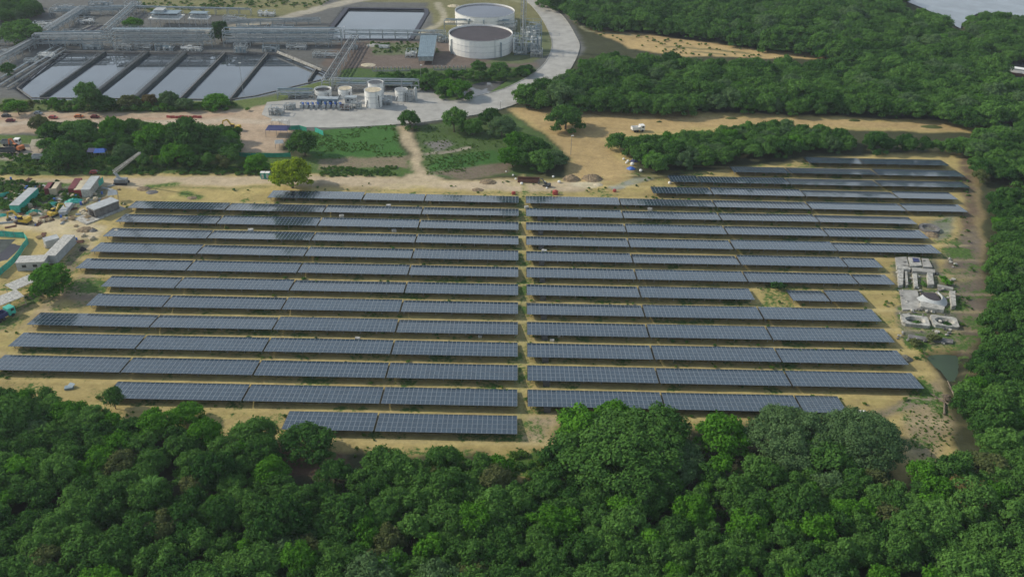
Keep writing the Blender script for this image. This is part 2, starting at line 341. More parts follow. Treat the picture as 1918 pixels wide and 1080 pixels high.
zone([(1430, 530), (1480, 530), (1500, 580), (1430, 572)], YEL*.75, 1.5, .6)
zone([(945, 845), (1020, 850), (1035, 905), (950, 900)], (.30, .24, .075), 2, .8)
zone([(990, 780), (1050, 780), (1030, 830), (990, 830)], (.40, .32, .2), 1.5, .4)
zone([(500, 835), (640, 848), (650, 890), (520, 890)], (.16, .10, .07), 1.5, .3)
for k in range(17):                     # service strip between rows: paler and greener bands in the sand
    pass
stripe([(979, 330), (979, 560), (980, 800)], 2.3, (.33, .30, .13), .8, .3, .8)
# brightness grain
g1 = fbm(X, Y, 28, 50); g2 = fbm(X, Y, 7, 60); g3 = fbm(X*1.0, Y*2.2, 5, 70)
C *= (1+.16*g1+.12*g2+.10*g3)[:, None]
site = sdf(X, Y, [G(a, b2) for a, b2 in [(150, 370), (1830, 290), (1830, 640), (1750, 820), (560, 850), (-60, 760), (-40, 600)]])
sw = sstep(-4, 6, site)
yl = np.clip(fbm(X, Y*3.0, 9, 80)*1.6, 0, 1)*sw*.55
C = C*(1-yl[:, None])+(np.array((.42, .37, .13)))*yl[:, None]
VEG += sw*np.clip(fbm(X, Y, 8, 90)+.1, 0, 1)*.5
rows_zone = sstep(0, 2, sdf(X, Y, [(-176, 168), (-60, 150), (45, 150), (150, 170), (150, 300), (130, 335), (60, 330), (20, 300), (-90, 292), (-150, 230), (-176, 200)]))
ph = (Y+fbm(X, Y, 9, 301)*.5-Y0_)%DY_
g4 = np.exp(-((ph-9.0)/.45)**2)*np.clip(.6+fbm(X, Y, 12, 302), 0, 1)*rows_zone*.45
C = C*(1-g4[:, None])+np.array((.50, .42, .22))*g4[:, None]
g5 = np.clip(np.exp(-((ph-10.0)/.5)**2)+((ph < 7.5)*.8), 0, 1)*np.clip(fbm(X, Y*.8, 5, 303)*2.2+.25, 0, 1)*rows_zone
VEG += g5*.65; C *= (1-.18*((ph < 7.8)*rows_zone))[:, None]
tr_ = np.zeros(len(X))
for rr, sc_ in ((401, 30), (402, 45)):
    q_ = np.abs(fbm(X, Y, sc_, rr, 2)); tr_ = np.maximum(tr_, np.exp(-(q_/.02)**2))
tr_ *= np.clip(fbm(X, Y, 20, 410)+.3, 0, 1)*(C[:, 0] > .25); C *= (1-.28*tr_)[:, None]
# heights
Z = fbm(X, Y, 14, 100)*.12
BASIN = [(115, 97), (300, 99), (535, 100), (618, 137), (606, 149), (480, 180), (430, 187), (60, 184), (32, 165)]
POND = [(650, 15), (797, 17), (800, 24), (770, 74), (617, 74), (622, 50)]
RIVER = [(1690, -300), (2600, -300), (2600, 60), (1960, 40), (1870, 22), (1830, 24), (1802, 42), (1800, 52), (1765, 34), (1740, 18), (1700, 2)]
CREEK = [(1868, 105), (1960, 105), (1960, 160), (1900, 148)]
DITCH = [(862, 160), (905, 150), (950, 148), (915, 172), (892, 184), (868, 178)]
POOL = [(1734, 664), (1750, 658), (1775, 657), (1796, 660), (1800, 675), (1798, 698), (1788, 712), (1774, 708), (1764, 694), (1748, 680)]
def dig(pts, depth, slope):
    poly = [G(a, b2) for a, b2 in pts]; xs = [p.x for p in poly]; ys = [p.y for p in poly]
    k = np.where((X > min(xs)-12) & (X < max(xs)+12) & (Y > min(ys)-12) & (Y < max(ys)+12))[0]
    d = sdf(X[k], Y[k], poly); t = sstep(-slope*.6, slope*.4, d); Z[k] = Z[k]*(1-t)-depth*t
    wet = sstep(-2.2, .3, d)[:, None]; C[k] = C[k]*(1-wet)+C[k]*wet*np.array((.45, .45, .5))
dig(BASIN, 2.2, 3); dig(POND, 2.2, 4); dig(RIVER, 3, 6); dig(CREEK, 3, 4); dig(DITCH, 1.2, 2.5); dig(POOL, 1.0, 2)
rough_mask = np.clip(1-sw, 0, 1)
Z += fbm(X, Y, 4, 120)*.10
nx, ny = len(gx), len(gy)
idx = np.arange(nx*ny).reshape(ny, nx)
F = np.stack([idx[:-1, :-1], idx[:-1, 1:], idx[1:, 1:], idx[1:, :-1]], -1).reshape(-1, 4)
me = bpy.data.meshes.new('ground'); me.vertices.add(len(X)); me.vertices.foreach_set('co', np.stack([X, Y, Z], -1).astype(np.float32).ravel())
me.loops.add(F.size); me.loops.foreach_set('vertex_index', F.ravel().astype(np.int32)); me.polygons.add(len(F))
me.polygons.foreach_set('loop_start', (np.arange(len(F))*4).astype(np.int32)); me.update(calc_edges=True)
me.polygons.foreach_set('use_smooth', [True]*len(F))
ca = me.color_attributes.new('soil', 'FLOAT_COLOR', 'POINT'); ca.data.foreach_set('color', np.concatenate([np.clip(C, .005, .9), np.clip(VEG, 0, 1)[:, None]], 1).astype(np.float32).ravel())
m = bpy.data.materials.new('ground'); m.use_nodes = True; n = m.node_tree.nodes; l = m.node_tree.links; b = n['Principled BSDF']; b.inputs['Roughness'].default_value = .95; b.inputs['Specular IOR Level'].default_value = .15
at = n.new('ShaderNodeAttribute'); at.attribute_name = 'soil'; g = n.new('ShaderNodeNewGeometry')
def noise(sc, det=4, ro=.6):
    q = n.new('ShaderNodeTexNoise'); q.inputs['Scale'].default_value = sc; q.inputs['Detail'].default_value = det; q.inputs['Roughness'].default_value = ro
    l.new(g.outputs['Position'], q.inputs['Vector']); return q
def math_(op, a, b2, cl=False):
    q = n.new('ShaderNodeMath'); q.operation = op; q.use_clamp = cl
    for i, v in enumerate((a, b2)):
        if isinstance(v, (int, float)): q.inputs[i].default_value = v
        else: l.new(v, q.inputs[i])
    return q.outputs[0]
n1 = noise(1.1, 6, .7); n2 = noise(.35, 5); n3 = noise(.9, 5, .7)
f = math_('ADD', math_('MULTIPLY', n1.outputs['Fac'], .75), math_('MULTIPLY', n2.outputs['Fac'], .75)); f = math_('ADD', f, .25)
vm = n.new('ShaderNodeVectorMath'); vm.operation = 'SCALE'; l.new(at.outputs['Color'], vm.inputs[0]); l.new(f, vm.inputs['Scale'])
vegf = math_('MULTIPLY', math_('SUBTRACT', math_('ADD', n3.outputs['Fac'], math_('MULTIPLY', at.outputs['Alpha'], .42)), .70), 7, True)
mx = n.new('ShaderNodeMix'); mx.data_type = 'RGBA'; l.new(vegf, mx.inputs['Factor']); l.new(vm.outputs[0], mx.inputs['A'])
gr = n.new('ShaderNodeValToRGB'); l.new(n1.outputs['Fac'], gr.inputs[0]); gr.color_ramp.elements[0].color = (.03, .07, .015, 1); gr.color_ramp.elements[1].color = (.11, .19, .04, 1)
gr.color_ramp.elements[0].position = .3; gr.color_ramp.elements[1].position = .7
l.new(gr.outputs[0], mx.inputs['B']); l.new(mx.outputs['Result'], b.inputs['Base Color'])
bp = n.new('ShaderNodeBump'); bp.inputs['Strength'].default_value = .6; bp.inputs['Distance'].default_value = .35; l.new(n1.outputs['Fac'], bp.inputs['Height']); l.new(bp.outputs[0], b.inputs['Normal'])
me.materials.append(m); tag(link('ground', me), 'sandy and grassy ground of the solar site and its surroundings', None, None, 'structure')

def sheet(name, pts, z, mat, label, kind='structure', sub=0, world=False):
    poly = pts if world else [G(a, b2, 0) for a, b2 in pts]
    me = bpy.data.meshes.new(name); me.from_pydata([(p[0], p[1], z) for p in poly], [], [tuple(range(len(poly)))]); me.materials.append(M[mat])
    return tag(link(name, me), label, None, None, kind)
sheet('water', BASIN, -.75, 'pond_water', 'grey water of the long divided treatment basin')
sheet('water', POND, -.9, 'pond_water', 'grey water of the rectangular pond behind the pipe rack')
sheet('river', RIVER, -.6, 'river_water', 'pale river beyond the forest')
sheet('river', CREEK, -.6, 'ditch_water', 'dark creek at the edge of the forest')
sheet('water', DITCH, -.85, 'ditch_water', 'grey puddle of water beside the curved concrete road')
sheet('water', POOL, -.78, 'green_pool', 'green stagnant pool beside the concrete ruins')

def catmull(pts, n=8):
    P = [pts[0]]+list(pts)+[pts[-1]]; out = []
    for i in range(1, len(P)-2):
        for k in range(n):
            t = k/n; a, b2, c, d = P[i-1:i+3]
            out.append(tuple(.5*((2*b2[j])+(-a[j]+c[j])*t+(2*a[j]-5*b2[j]+4*c[j]-d[j])*t*t+(-a[j]+3*b2[j]-3*c[j]+d[j])*t**3) for j in range(2)))
    return out+[tuple(pts[-1])]
# concrete road: left and right kerb lines in the photo
Lk = catmull([(925, -30), (975, -5), (1005, 22), (1028, 60), (1033, 92), (1012, 128), (960, 160), (905, 178), (835, 190), (822, 170), (788, 166)])
Rk = catmull([(985, -30), (1015, 0), (1055, 32), (1078, 68), (1085, 92), (1068, 130), (1045, 150), (990, 178), (965, 196), (900, 214), (800, 229), (740, 234)])
def road_mesh():
    mb = MB(); poly = [G(*p) for p in Lk]+[G(*p) for p in [(500, 192), (490, 215), (545, 238), (620, 240)]]+[G(*p) for p in reversed(Rk)]
    mb.prism([(p.x, p.y) for p in poly], -.1, .16); return mb
tag(road_mesh().build('road', 'road'), 'pale curved concrete road and yard between the tanks and the forest', None, None, 'structure')
mb = MB()
for line in (Lk[:-12], Rk):
    q = [G(*p) for p in line]
    for a, b2 in zip(q[:-1], q[1:]): mb.bar((a.x, a.y, .2), (b2.x, b2.y, .2), .35, .3)
tag(mb.build('kerb', 'concrete_pale'), 'low kerb along both edges of the concrete road', None, None, 'structure')

# ================================================================ SOLAR TABLES
TILT = R(8); S_P = 2.02; W_P = 1.134; GAPP = .022; STEPX = (32.9-.5)/28; NROW = 4
PITCHX = 32.9; aL, aR, Y0, DY, HF = 2.04, 4.62, 161.24, 10.244, 1.8
def panel_mb(mb, ox, oy, rn=None):
    w2, h2, t, fr = W_P, S_P, .05, .048
    z = [0]*4
    if rn is not None:
        a, b2 = (rn.uniform(-.007, .007) for _ in range(2)); z = [a*-.5*w2+b2*-.5*h2, a*.5*w2+b2*-.5*h2, a*.5*w2+b2*.5*h2, a*-.5*w2+b2*.5*h2]
    o = [(ox, oy, z[0]), (ox+w2, oy, z[1]), (ox+w2, oy+h2, z[2]), (ox, oy+h2, z[3])]
    i = [(ox+fr, oy+fr, z[0]), (ox+w2-fr, oy+fr, z[1]), (ox+w2-fr, oy+h2-fr, z[2]), (ox+fr, oy+h2-fr, z[3])]
    lo = [(a, b2, c-t) for a, b2, c in o]
    mb.cur = 0; mb.add([(a, b2, c) for a, b2, c in i], [(0, 1, 2, 3)])
    mb.cur = 1; mb.add(o+i+lo, [(0, 1, 5, 4), (1, 2, 6, 5), (2, 3, 7, 6), (3, 0, 4, 7)])
    mb.cur = 2; mb.add(o+lo, [(4, 5, 1, 0), (5, 6, 2, 1), (6, 7, 3, 2), (7, 4, 0, 3), (4, 7, 6, 5)])
def mesh_of(mb, name, mats):
    me = bpy.data.meshes.new(name); me.from_pydata(mb.v, [], mb.f)
    for q in mats: me.materials.append(M[q])
    if len(mats) > 1: me.polygons.foreach_set('material_index', mb.mi)
    return me
mb = MB(); panel_mb(mb, 0, 0); PANEL = mesh_of(mb, 'solar_panel', ['solar_glass', 'frame_alu', 'black'])
pr = random.Random(3)
ARR, SUP = {}, {}
def arr_mesh(nc, var=0):
    if (nc, var) not in ARR:
        mb = MB()
        for c in range(nc):
            for r_ in range(NROW): panel_mb(mb, c*STEPX, r_*(S_P+GAPP), pr)
        ARR[nc, var] = mesh_of(mb, 'panel_array', ['solar_glass', 'frame_alu', 'black'])
    return ARR[nc, var]
SL = NROW*(S_P+GAPP); ct, st_ = math.cos(TILT), math.sin(TILT)
def sup_mesh(nc):
    if nc not in SUP:
        mb = MB(); L = nc*STEPX; nb = max(2, int(round(L/4.6))+1)
        for yy in (.8, 3.0, 5.2, 7.4): mb.bar((0, yy*ct, HF-yy*st_-.12), (L, yy*ct, HF-yy*st_-.12), .08, .12)
        for k in range(nb):
            x = .6+(L-1.2)*k/(nb-1)
            mb.bar((x, .3*ct, HF-.3*st_-.24), (x, 7.8*ct, HF-7.8*st_-.24), .1, .14)
            mb.bar((x, 1.6*ct, 0), (x, 1.6*ct, HF-1.6*st_-.3), .14); mb.bar((x, 6.4*ct, 0), (x, 6.4*ct, HF-6.4*st_-.3), .14)
            mb.bar((x, 1.6*ct, .4), (x, 4*ct, HF-4*st_-.3), .07)
        mb.cur = 1; mb.bar((-.09, .2*ct, HF-.2*st_-.1), (-.09, 8.1*ct, HF-8.1*st_-.1), .16, .12)  # black end rafter, added so the gap between tables looks deeply shaded
        SUP[nc] = mesh_of(mb, 'support_frame', ['galv', 'black'])
    return SUP[nc]
ORD = ['first', 'second', 'third', 'fourth', 'fifth', 'sixth', 'seventh', 'eighth', 'ninth', 'tenth', 'eleventh', 'twelfth', 'thirteenth', 'fourteenth', 'fifteenth', 'sixteenth', 'seventeenth']
SIZE = {28: 'long', 18: 'shortened', 9: 'very short', 19: 'shortened'}
def table(k, x, nc, where, frontrow):
    rowname = 'in the front row' if k == 0 else f'in the {ORD[k]} row from the front'
    t = thing('solar_table', f'{SIZE[nc]} panel table {rowname}, {where}', 'solar table', (x, Y0+k*DY, 0), 0, 'tables of solar panels in long rows')
    o = link('support_frame', sup_mesh(nc), t)
    dt = pr.uniform(-.02, .02); hh_ = pr.uniform(-.06, .06)
    if frontrow:
        for c in range(nc):
            for r_ in range(NROW):
                yy = r_*(S_P+GAPP)
                link('solar_panel', PANEL, t, (c*STEPX, yy*ct, HF+hh_-yy*st_), (-TILT+pr.uniform(-.0045, .0045)+dt*.6, pr.uniform(-.0035, .0035), 0))
    else:
        a = link('panel_array', arr_mesh(nc, k % 3), t, (0, 0, HF+hh_), (-TILT+dt, pr.uniform(-.002, .002), 0)); a['kind'] = 'stuff'
LEFT = {0: [28, 18], 1: [28]*3, 2: [28]*4, 3: [28]*4, 4: [28]*4, 5: [28, 28, 28, 18], 6: [28, 28, 28, 18], 7: [28]*4, 8: [28]*4, 9: [28]*4, 10: [28]*4, 11: [28]*4, 12: [28, 18, 28]}
RIGHT = {1: [28, 28, 9], 2: [28]*3, 3: [28]*3, 4: [28]*3, 5: [28]*3, 6: [28, 28], 7: [28, 28, 28, 9], 8: [28, 28, 28, 9], 9: [28]*4, 10: [28]*4, 11: [28]*4, 12: [28, 28, 28, 28, 18]}
OWN = [(13, 1225, 363, [18, 28, 28, 18]), (14, 1258, 342, [9, 28, 28, 28]), (15, 1377, 325, [18, 28, 28]), (16, 1521, 311, [18, 28])]
GA = PITCHX-28*STEPX
TABLES = []
for k, lst in LEFT.items():
    x = aL
    for i, nc in enumerate(lst):
        L = nc*STEPX; x0 = x-L
        table(k, x0, nc, f'{ORD[i]} left of the aisle', k <= 3); TABLES.append((x0, x0+L, k)); x = x0-GA
for k, lst in RIGHT.items():
    x = aR
    for i, nc in enumerate(lst):
        table(k, x, nc, f'{ORD[i]} right of the aisle', k <= 3); TABLES.append((x, x+nc*STEPX, k)); x += nc*STEPX+GA
p = G(1487.5, 564, HF); x = p.x
for i in range(2):
    table(6, x, 9, f'{"left" if i == 0 else "right"} of the isolated pair', False); TABLES.append((x, x+9*STEPX, 6)); x += 9*STEPX+GA
for k, px, py, lst in OWN:
    x = G(px, py, HF).x
    for i, nc in enumerate(lst):
        table(k, x, nc, f'{ORD[i]} from its left end', False); TABLES.append((x, x+nc*STEPX, k)); x += nc*STEPX+GA
#@@PART2
# ================================================================ VEGETATION
def leaves(lobes, size, dens, rs, flat=.0):
    Vs = []; 
    for cx, cy2, cz, r in lobes:
        n_ = max(12, int(dens*r*r)); v = rs.normal(size=(n_*2, 3)); v /= np.linalg.norm(v, axis=1)[:, None]
        v = v[v[:, 2] > -.45][:n_]; rr = r*(1-.30*rs.rand(len(v))**2)*(1+.19*rs.randn(len(v)))
        c = v*rr[:, None]*np.array((1, 1, .82))+np.array((cx, cy2, cz))
        nn = v*1.0+rs.normal(size=v.shape)*.55+np.array((0, 0, .25)); nn /= np.linalg.norm(nn, axis=1)[:, None]
        t = np.cross(nn, rs.normal(size=nn.shape)); t /= np.linalg.norm(t, axis=1)[:, None]; bb = np.cross(nn, t)
        s1 = (size*(.6+.8*rs.rand(len(c))))[:, None]; s2 = s1*(.45+.35*rs.rand(len(c)))[:, None]
        q = np.stack([c-t*s1, c+bb*s2-nn*s1*.18, c+t*s1, c-bb*s2-nn*s1*.18], 1); Vs.append(q)
    return np.concatenate(Vs).reshape(-1, 3)
def quadmesh(name, V, mats):
    me = bpy.data.meshes.new(name); nq = len(V)//4
    me.vertices.add(len(V)); me.vertices.foreach_set('co', V.astype(np.float32).ravel()); me.loops.add(len(V)); me.loops.foreach_set('vertex_index', np.arange(len(V), dtype=np.int32))
    me.polygons.add(nq); me.polygons.foreach_set('loop_start', (np.arange(nq)*4).astype(np.int32)); me.update(calc_edges=True)
    for q in mats: me.materials.append(M[q])
    return me
def dome(rs, n_, Rr, H, r0_, r1_, zc, shell=.55):
    L = []
    for i in range(n_):
        a = rs.rand()*6.283; q = (shell+(1-shell)*rs.rand())*math.sqrt(rs.rand())**.6 if i else 0
        el = rs.rand(); rad = Rr*math.sqrt(rs.rand()) if i else 0
        zz = zc+H*math.sqrt(max(0, 1-(rad/Rr)**2*.92))*(.72+.33*rs.rand()) - (rs.rand() < .3)*H*.45
        L.append((math.cos(a)*rad, math.sin(a)*rad, zz, r0_+(r1_-r0_)*rs.rand()))
    return L
def trunkmesh(name, lobes, h, r, rs, nl):
    mb = MB(); top = (rs.uniform(-.3, .3), rs.uniform(-.3, .3), h*.45)
    mb.tube((0, 0, -.3), top, r, 7, r*.7)
    for i in rs.permutation(len(lobes))[:nl]:
        lx, ly, lz, lr = lobes[i]; mid = (top[0]*.4+lx*.5, top[1]*.4+ly*.5, (top[2]+lz)*.52)
        mb.tube(top, mid, r*.55, 6, r*.35); mb.tube(mid, (lx, ly, lz), r*.35, 5, r*.12)
    return mesh_of(mb, name, ['bark'])
PROTO = {}
def proto(kind, nvar, Rr, H, zc, nl, r0_, r1_, size, dens, tr, limbs, mat='leaf'):
    out = []
    for i in range(nvar):
        rs = np.random.RandomState(hash((len(kind)*7, i*13+nl)) % 9999)
        lo = dome(rs, nl, Rr, H, r0_, r1_, zc); cm = quadmesh(kind+'_crown', leaves(lo, size, dens, rs), [mat])
        out.append((cm, trunkmesh(kind+'_trunk', lo, zc+H*.5, tr, rs, limbs)))
    PROTO[kind] = (out, 2*(Rr+r1_*.7), zc+H+r1_*.7)
proto('small', 8, 2.5, 2.9, 2.6, 22, .65, 1.25, .25, 120, .16, 4)
proto('mid', 5, 4.3, 4.9, 2.1, 56, .75, 1.5, .28, 95, .3, 7)
proto('broad', 3, 8.2, 5.2, 2.2, 210, .75, 1.6, .24, 120, .5, 12)
proto('feather', 2, 8.0, 4.9, 2.6, 200, .7, 1.5, .19, 150, .4, 14, 'leaf_grey')
proto('bush', 4, 1.0, .8, .5, 7, .45, .75, .25, 90, .05, 3)
def palmmesh():
    mb = MB(); rs = np.random.RandomState(2)
    for i in range(16):
        a = i*2.4; L = 3.6; rise = .9-.1*(i % 5)*2
        prev = None
        for k in range(7):
            t = k/6; x = L*t; z = 7+rise*x-.22*x*x; c = Vector((math.cos(a)*x, math.sin(a)*x, z)); sdv = Vector((-math.sin(a), math.cos(a), -.35))*(.65*math.sin(math.pi*min(1, .15+t*.85)))
            s2 = Vector((math.sin(a), -math.cos(a), -.35))*sdv.length
            if prev: mb.add([prev[0], c, c+sdv, prev[0]+prev[1]], [(0, 1, 2, 3)]); mb.add([prev[0], c, c+s2, prev[0]+prev[2]], [(0, 3, 2, 1)])
            prev = (c, sdv, s2)
    cm = mesh_of(mb, 'palm_crown', ['leaf_vivid']); tb = MB(); tb.tube((0, 0, 0), (.3, .1, 7), .22, 8, .15); PROTO['palm'] = ([(cm, mesh_of(tb, 'palm_trunk', ['bark']))], 6.5, 8)
palmmesh()
NTREE = [0]
def tree_at(x, y, kind, sc, label, group=None, mat=None, zs=1., name='tree', cat='tree'):
    ps, wd, hh = PROTO[kind]; cm, tm = ps[rnd.randrange(len(ps))]
    t = thing(name, label, cat, (x, y, 0), rnd.uniform(0, 6.28), group); t.scale = (sc*rnd.uniform(.88, 1.12), sc*rnd.uniform(.88, 1.12), sc*zs); t.rotation_euler = (rnd.uniform(-.12, .12), rnd.uniform(-.12, .12), t.rotation_euler[2])
    c = link('crown', cm, t); link('trunk', tm, t)
    if mat:
        c.material_slots[0].link = 'OBJECT'; c.material_slots[0].material = M[mat]
    NTREE[0] += 1; return t
def tree(px, py, wpx, kind, label, mat=None, zs=1., name='tree', cat='tree', group=None):   # py = middle of the crown in the photo
    ps, wd, hh = PROTO[kind]; sc = wpx*MPP(px, py)/wd; p = G(px, py, hh*sc*zs*.55)
    return tree_at(p.x, p.y, kind, sc, label, group, mat, zs, name, cat)
# single trees the photo shows apart
T_ = [
 (36, 58, 78, 'mid', 'leaf', .75, 'round dome-shaped tree at the far left beside the pipe rack'),
 (412, 55, 40, 'mid', 'leaf', 1.3, 'tall dark tree at the right end of the double pipe rack'),
 (250, 42, 42, 'mid', 'leaf_vivid', .7, 'low green tree beside the raised grey-roofed platform'),
 (16, 132, 34, 'small', 'leaf', 1., 'small dark tree left of the divided basin'),
 (160, 176, 62, 'mid', 'leaf', 1.1, 'tall dark tree on the bank in front of the divided basin'),
 (190, 192, 48, 'mid', 'leaf', .8, 'dark low tree right of the tall one on the basin bank'),
 (32, 200, 40, 'small', 'leaf_vivid', .8, 'small round green tree on the left end of the bank'),
 (60, 196, 22, 'small', 'leaf_olive', 1., 'little dull tree on the left end of the bank'),
 (240, 190, 46, 'mid', 'leaf_olive', .8, 'yellow-green tree on the bank below the second channel'),
 (278, 186, 36, 'mid', 'leaf_brown', .8, 'bare brownish tree on the basin bank'),
 (315, 184, 44, 'mid', 'leaf_grey', .9, 'grey-green tree on the basin bank beside the bare one'),
 (345, 194, 40, 'mid', 'leaf_grey', .8, 'pale flat-topped tree on the basin bank'),
 (405, 188, 56, 'mid', 'leaf_vivid', .6, 'bright low bush-like tree at the corner of the basin'),
 (70, 230, 44, 'mid', 'leaf_olive', 1., 'thin pale tree over the dirt road by the tree belt'),
 (98, 245, 60, 'mid', 'leaf', .9, 'dark tree at the left part of the roadside tree belt'),
 (138, 245, 66, 'mid', 'leaf', .9, 'second dark tree of the roadside tree belt'),
 (120, 285, 66, 'mid', 'leaf', 1.1, 'dense tree left of the blue tent'),
 (212, 240, 54, 'mid', 'leaf_vivid', 1.2, 'tall bright tree behind the white crane boom'),
 (222, 262, 50, 'mid', 'leaf', .9, 'dark tree beside the blue tent'),
 (290, 255, 76, 'mid', 'leaf_vivid', 1., 'large leafy tree to the right of the crane boom'),
 (345, 252, 84, 'mid', 'leaf', 1.1, 'widest tree in the middle of the roadside tree belt'),
 (330, 285, 70, 'mid', 'leaf_vivid', .8, 'low spreading tree under the widest roadside tree'),
 (390, 258, 66, 'mid', 'leaf', 1., 'dark tree at the right part of the roadside tree belt'),
 (425, 262, 56, 'mid', 'leaf_vivid', .9, 'rounded tree ending the roadside tree belt'),
 (222, 288, 26, 'small', 'leaf_olive', 1., 'slim pale sapling under the crane boom'),
 (412, 303, 38, 'small', 'leaf_olive', .8, 'small pale bush at the edge of the dirt road'),
 (482, 303, 56, 'mid', 'leaf_vivid', .8, 'round tree left of the bright yellow-green tree'),
 (545, 322, 96, 'mid', 'leaf_bright', .8, 'bright yellow-green tree standing over the panel rows'),
 (570, 264, 68, 'mid', 'leaf', 1., 'dark round tree at the left edge of the green field'),
 (767, 221, 46, 'mid', 'leaf', .9, 'lone dark tree at the edge of the concrete road'),
 (850, 222, 56, 'mid', 'leaf', 1.1, 'tall dark tree beside the concrete road'),
 (885, 235, 46, 'mid', 'leaf', .9, 'dark tree right of the tall roadside one'),
 (918, 218, 44, 'mid', 'leaf', 1.1, 'pointed dark tree where the sand track leaves the road'),
 (940, 234, 56, 'mid', 'leaf_grey', .9, 'grey-green tree behind the triangular grove'),
 (862, 165, 58, 'mid', 'leaf_vivid', .8, 'round bush-like tree beside the grey puddle'),
 (1060, 218, 78, 'mid', 'leaf', .75, 'lone round tree in the middle of the sand clearing'),
 (896, 124, 32, 'mid', 'leaf', 1., 'dark tree in front of the large white tank'),
 (935, 126, 40, 'mid', 'leaf', .7, 'low dark tree right of the large white tank'),
 (985, 130, 40, 'mid', 'leaf', .6, 'low bush-like tree at the inner bend of the road'),
 (965, 262, 50, 'mid', 'leaf_vivid', .9, 'green tree in the upper part of the triangular grove'),
 (960, 292, 58, 'mid', 'leaf_vivid', .9, 'bright green tree at the left of the triangular grove'),
 (1000, 272, 50, 'mid', 'leaf', .9, 'dark tree in the middle of the triangular grove'),
 (1010, 298, 56, 'mid', 'leaf', .9, 'tree near the bottom of the triangular grove'),
 (1040, 296, 50, 'mid', 'leaf_grey', .8, 'dull tree at the right tip of the triangular grove'),
 (720, 150, 40, 'mid', 'leaf', .7, 'dark bush-like tree behind the tall white tanks'),
 (800, 150, 54, 'mid', 'leaf', .7, 'dense bush-like tree right of the small tank rack'),
 (835, 158, 44, 'mid', 'leaf_vivid', .7, 'green bush-like tree between rack and puddle'),
 (95, 520, 92, 'mid', 'leaf_vivid', .8, 'bushy green tree beside the grey site offices'),
 (575, 826, 112, 'mid', 'leaf', .7, 'low round tree in front of the short front table'),
 (1160, 836, 236, 'broad', 'leaf', .85, 'huge spreading tree hiding the front right panels'),
 (1092, 800, 112, 'mid', 'leaf_vivid', .9, 'bright green crown at the left shoulder of the huge tree'),
 (1226, 800, 118, 'mid', 'leaf', .9, 'dark crown at the right shoulder of the huge tree'),
 (1052, 850, 100, 'mid', 'leaf', .9, 'low crown left of the huge tree by the sandy patch'),
 (1150, 778, 84, 'mid', 'leaf_vivid', .9, 'small crown topping the huge tree beside the panels'),
 (1255, 860, 150, 'broad', 'leaf_grey', .8, 'grey-green shoulder tree right of the huge spreading tree'),
 (1352, 812, 100, 'mid', 'leaf_vivid', 1., 'rounded green tree between the huge tree and feathery trees'),
 (1480, 815, 165, 'feather', 'leaf_grey', 1., 'left feathery grey-green tree by the front right panels'),
 (1612, 818, 160, 'feather', 'leaf_grey', 1., 'right feathery grey-green tree by the sandy corner'),
 (1545, 855, 110, 'mid', 'leaf', .8, 'dark tree between the two feathery trees'),
 (290, 925, 54, 'palm', 'leaf', 1., 'palm tree rising out of the front forest'),
 (212, 745, 44, 'small', 'leaf', 1.1, 'small tree hiding the left corner of a panel table'),
 (350, 772, 70, 'mid', 'leaf_vivid', .7, 'low tree just below the second row of panels'),
 (1460, 535, 30, 'bush', 'leaf', 1., 'dark bush growing up against the panels'),
 (1810, 925, 100, 'mid', 'leaf_brown', .9, 'yellow-brown tree standing in the front right forest'),
]
for px, py, wd, kd, mt, zs, lb in T_:
    tree(px, py, wd, kd, lb, mt, zs, *(('bush', 'bush') if 'bush growing' in lb else ('palm_tree', 'palm tree') if kd == 'palm' else ('tree', 'tree')))

def fill(poly, z, spacing, seed, holes=()):
    P = [G(a, b2, z) for a, b2 in poly]; xs = [p.x for p in P]; ys = [p.y for p in P]; rs = np.random.RandomState(seed)
    x = np.arange(min(xs), max(xs), spacing); y = np.arange(min(ys), max(ys), spacing*.9)
    a, b2 = np.meshgrid(x, y); a = a+((np.arange(len(y)) % 2)*spacing/2)[:, None]; a = (a+rs.uniform(-.36, .36, a.shape)*spacing).ravel(); b2 = (b2+rs.uniform(-.36, .36, b2.shape)*spacing).ravel()
    ok = sdf(a, b2, P) > 0
    for hx, hy, hr in holes:
        h = G(hx, hy, z); ok &= np.hypot((a-h.x), (b2-h.y)*.7) > hr*MPP(hx, hy)
    return a[ok], b2[ok]
FRONT = [(-260, 740), (0, 735), (40, 722), (95, 724), (130, 755), (205, 775), (240, 782), (300, 783), (370, 795), (400, 815), (450, 792), (485, 800), (500, 850), (540, 880), (600, 890), (645, 868), (720, 852), (840, 852), (925, 868), (950, 905), (1010, 915), (1060, 880), (1290, 885), (1340, 868), (1400, 880), (1420, 870), (1560, 880), (1680, 900), (1720, 880), (1822, 850), (1815, 740), (1835, 640), (1862, 560), (1868, 420), (1862, 350), (1842, 318), (1815, 288), (1835, 250), (1930, 232), (2150, 225), (2300, 600), (2300, 1290), (-400, 1290)]
fx, fy = fill(FRONT, 4.5, 4.5, 3, [(1348, 950, 36), (650, 925, 22), (1900, 345, 30), (570, 885, 22)])
MIDB = [(1150, 264), (1190, 259), (1250, 257), (1330, 250), (1420, 237), (1480, 234), (1560, 248), (1640, 258), (1740, 268), (1825, 262), (1825, 280), (1700, 272), (1560, 268), (1480, 276), (1360, 288), (1260, 304), (1205, 304), (1180, 280)]
mx_, my_ = fill(MIDB, 4, 4.6, 8)
GROVE = [(945, 270), (980, 250), (1045, 290), (1050, 305), (960, 308)]
gx_, gy_ = fill(GROVE, 4, 5, 9)
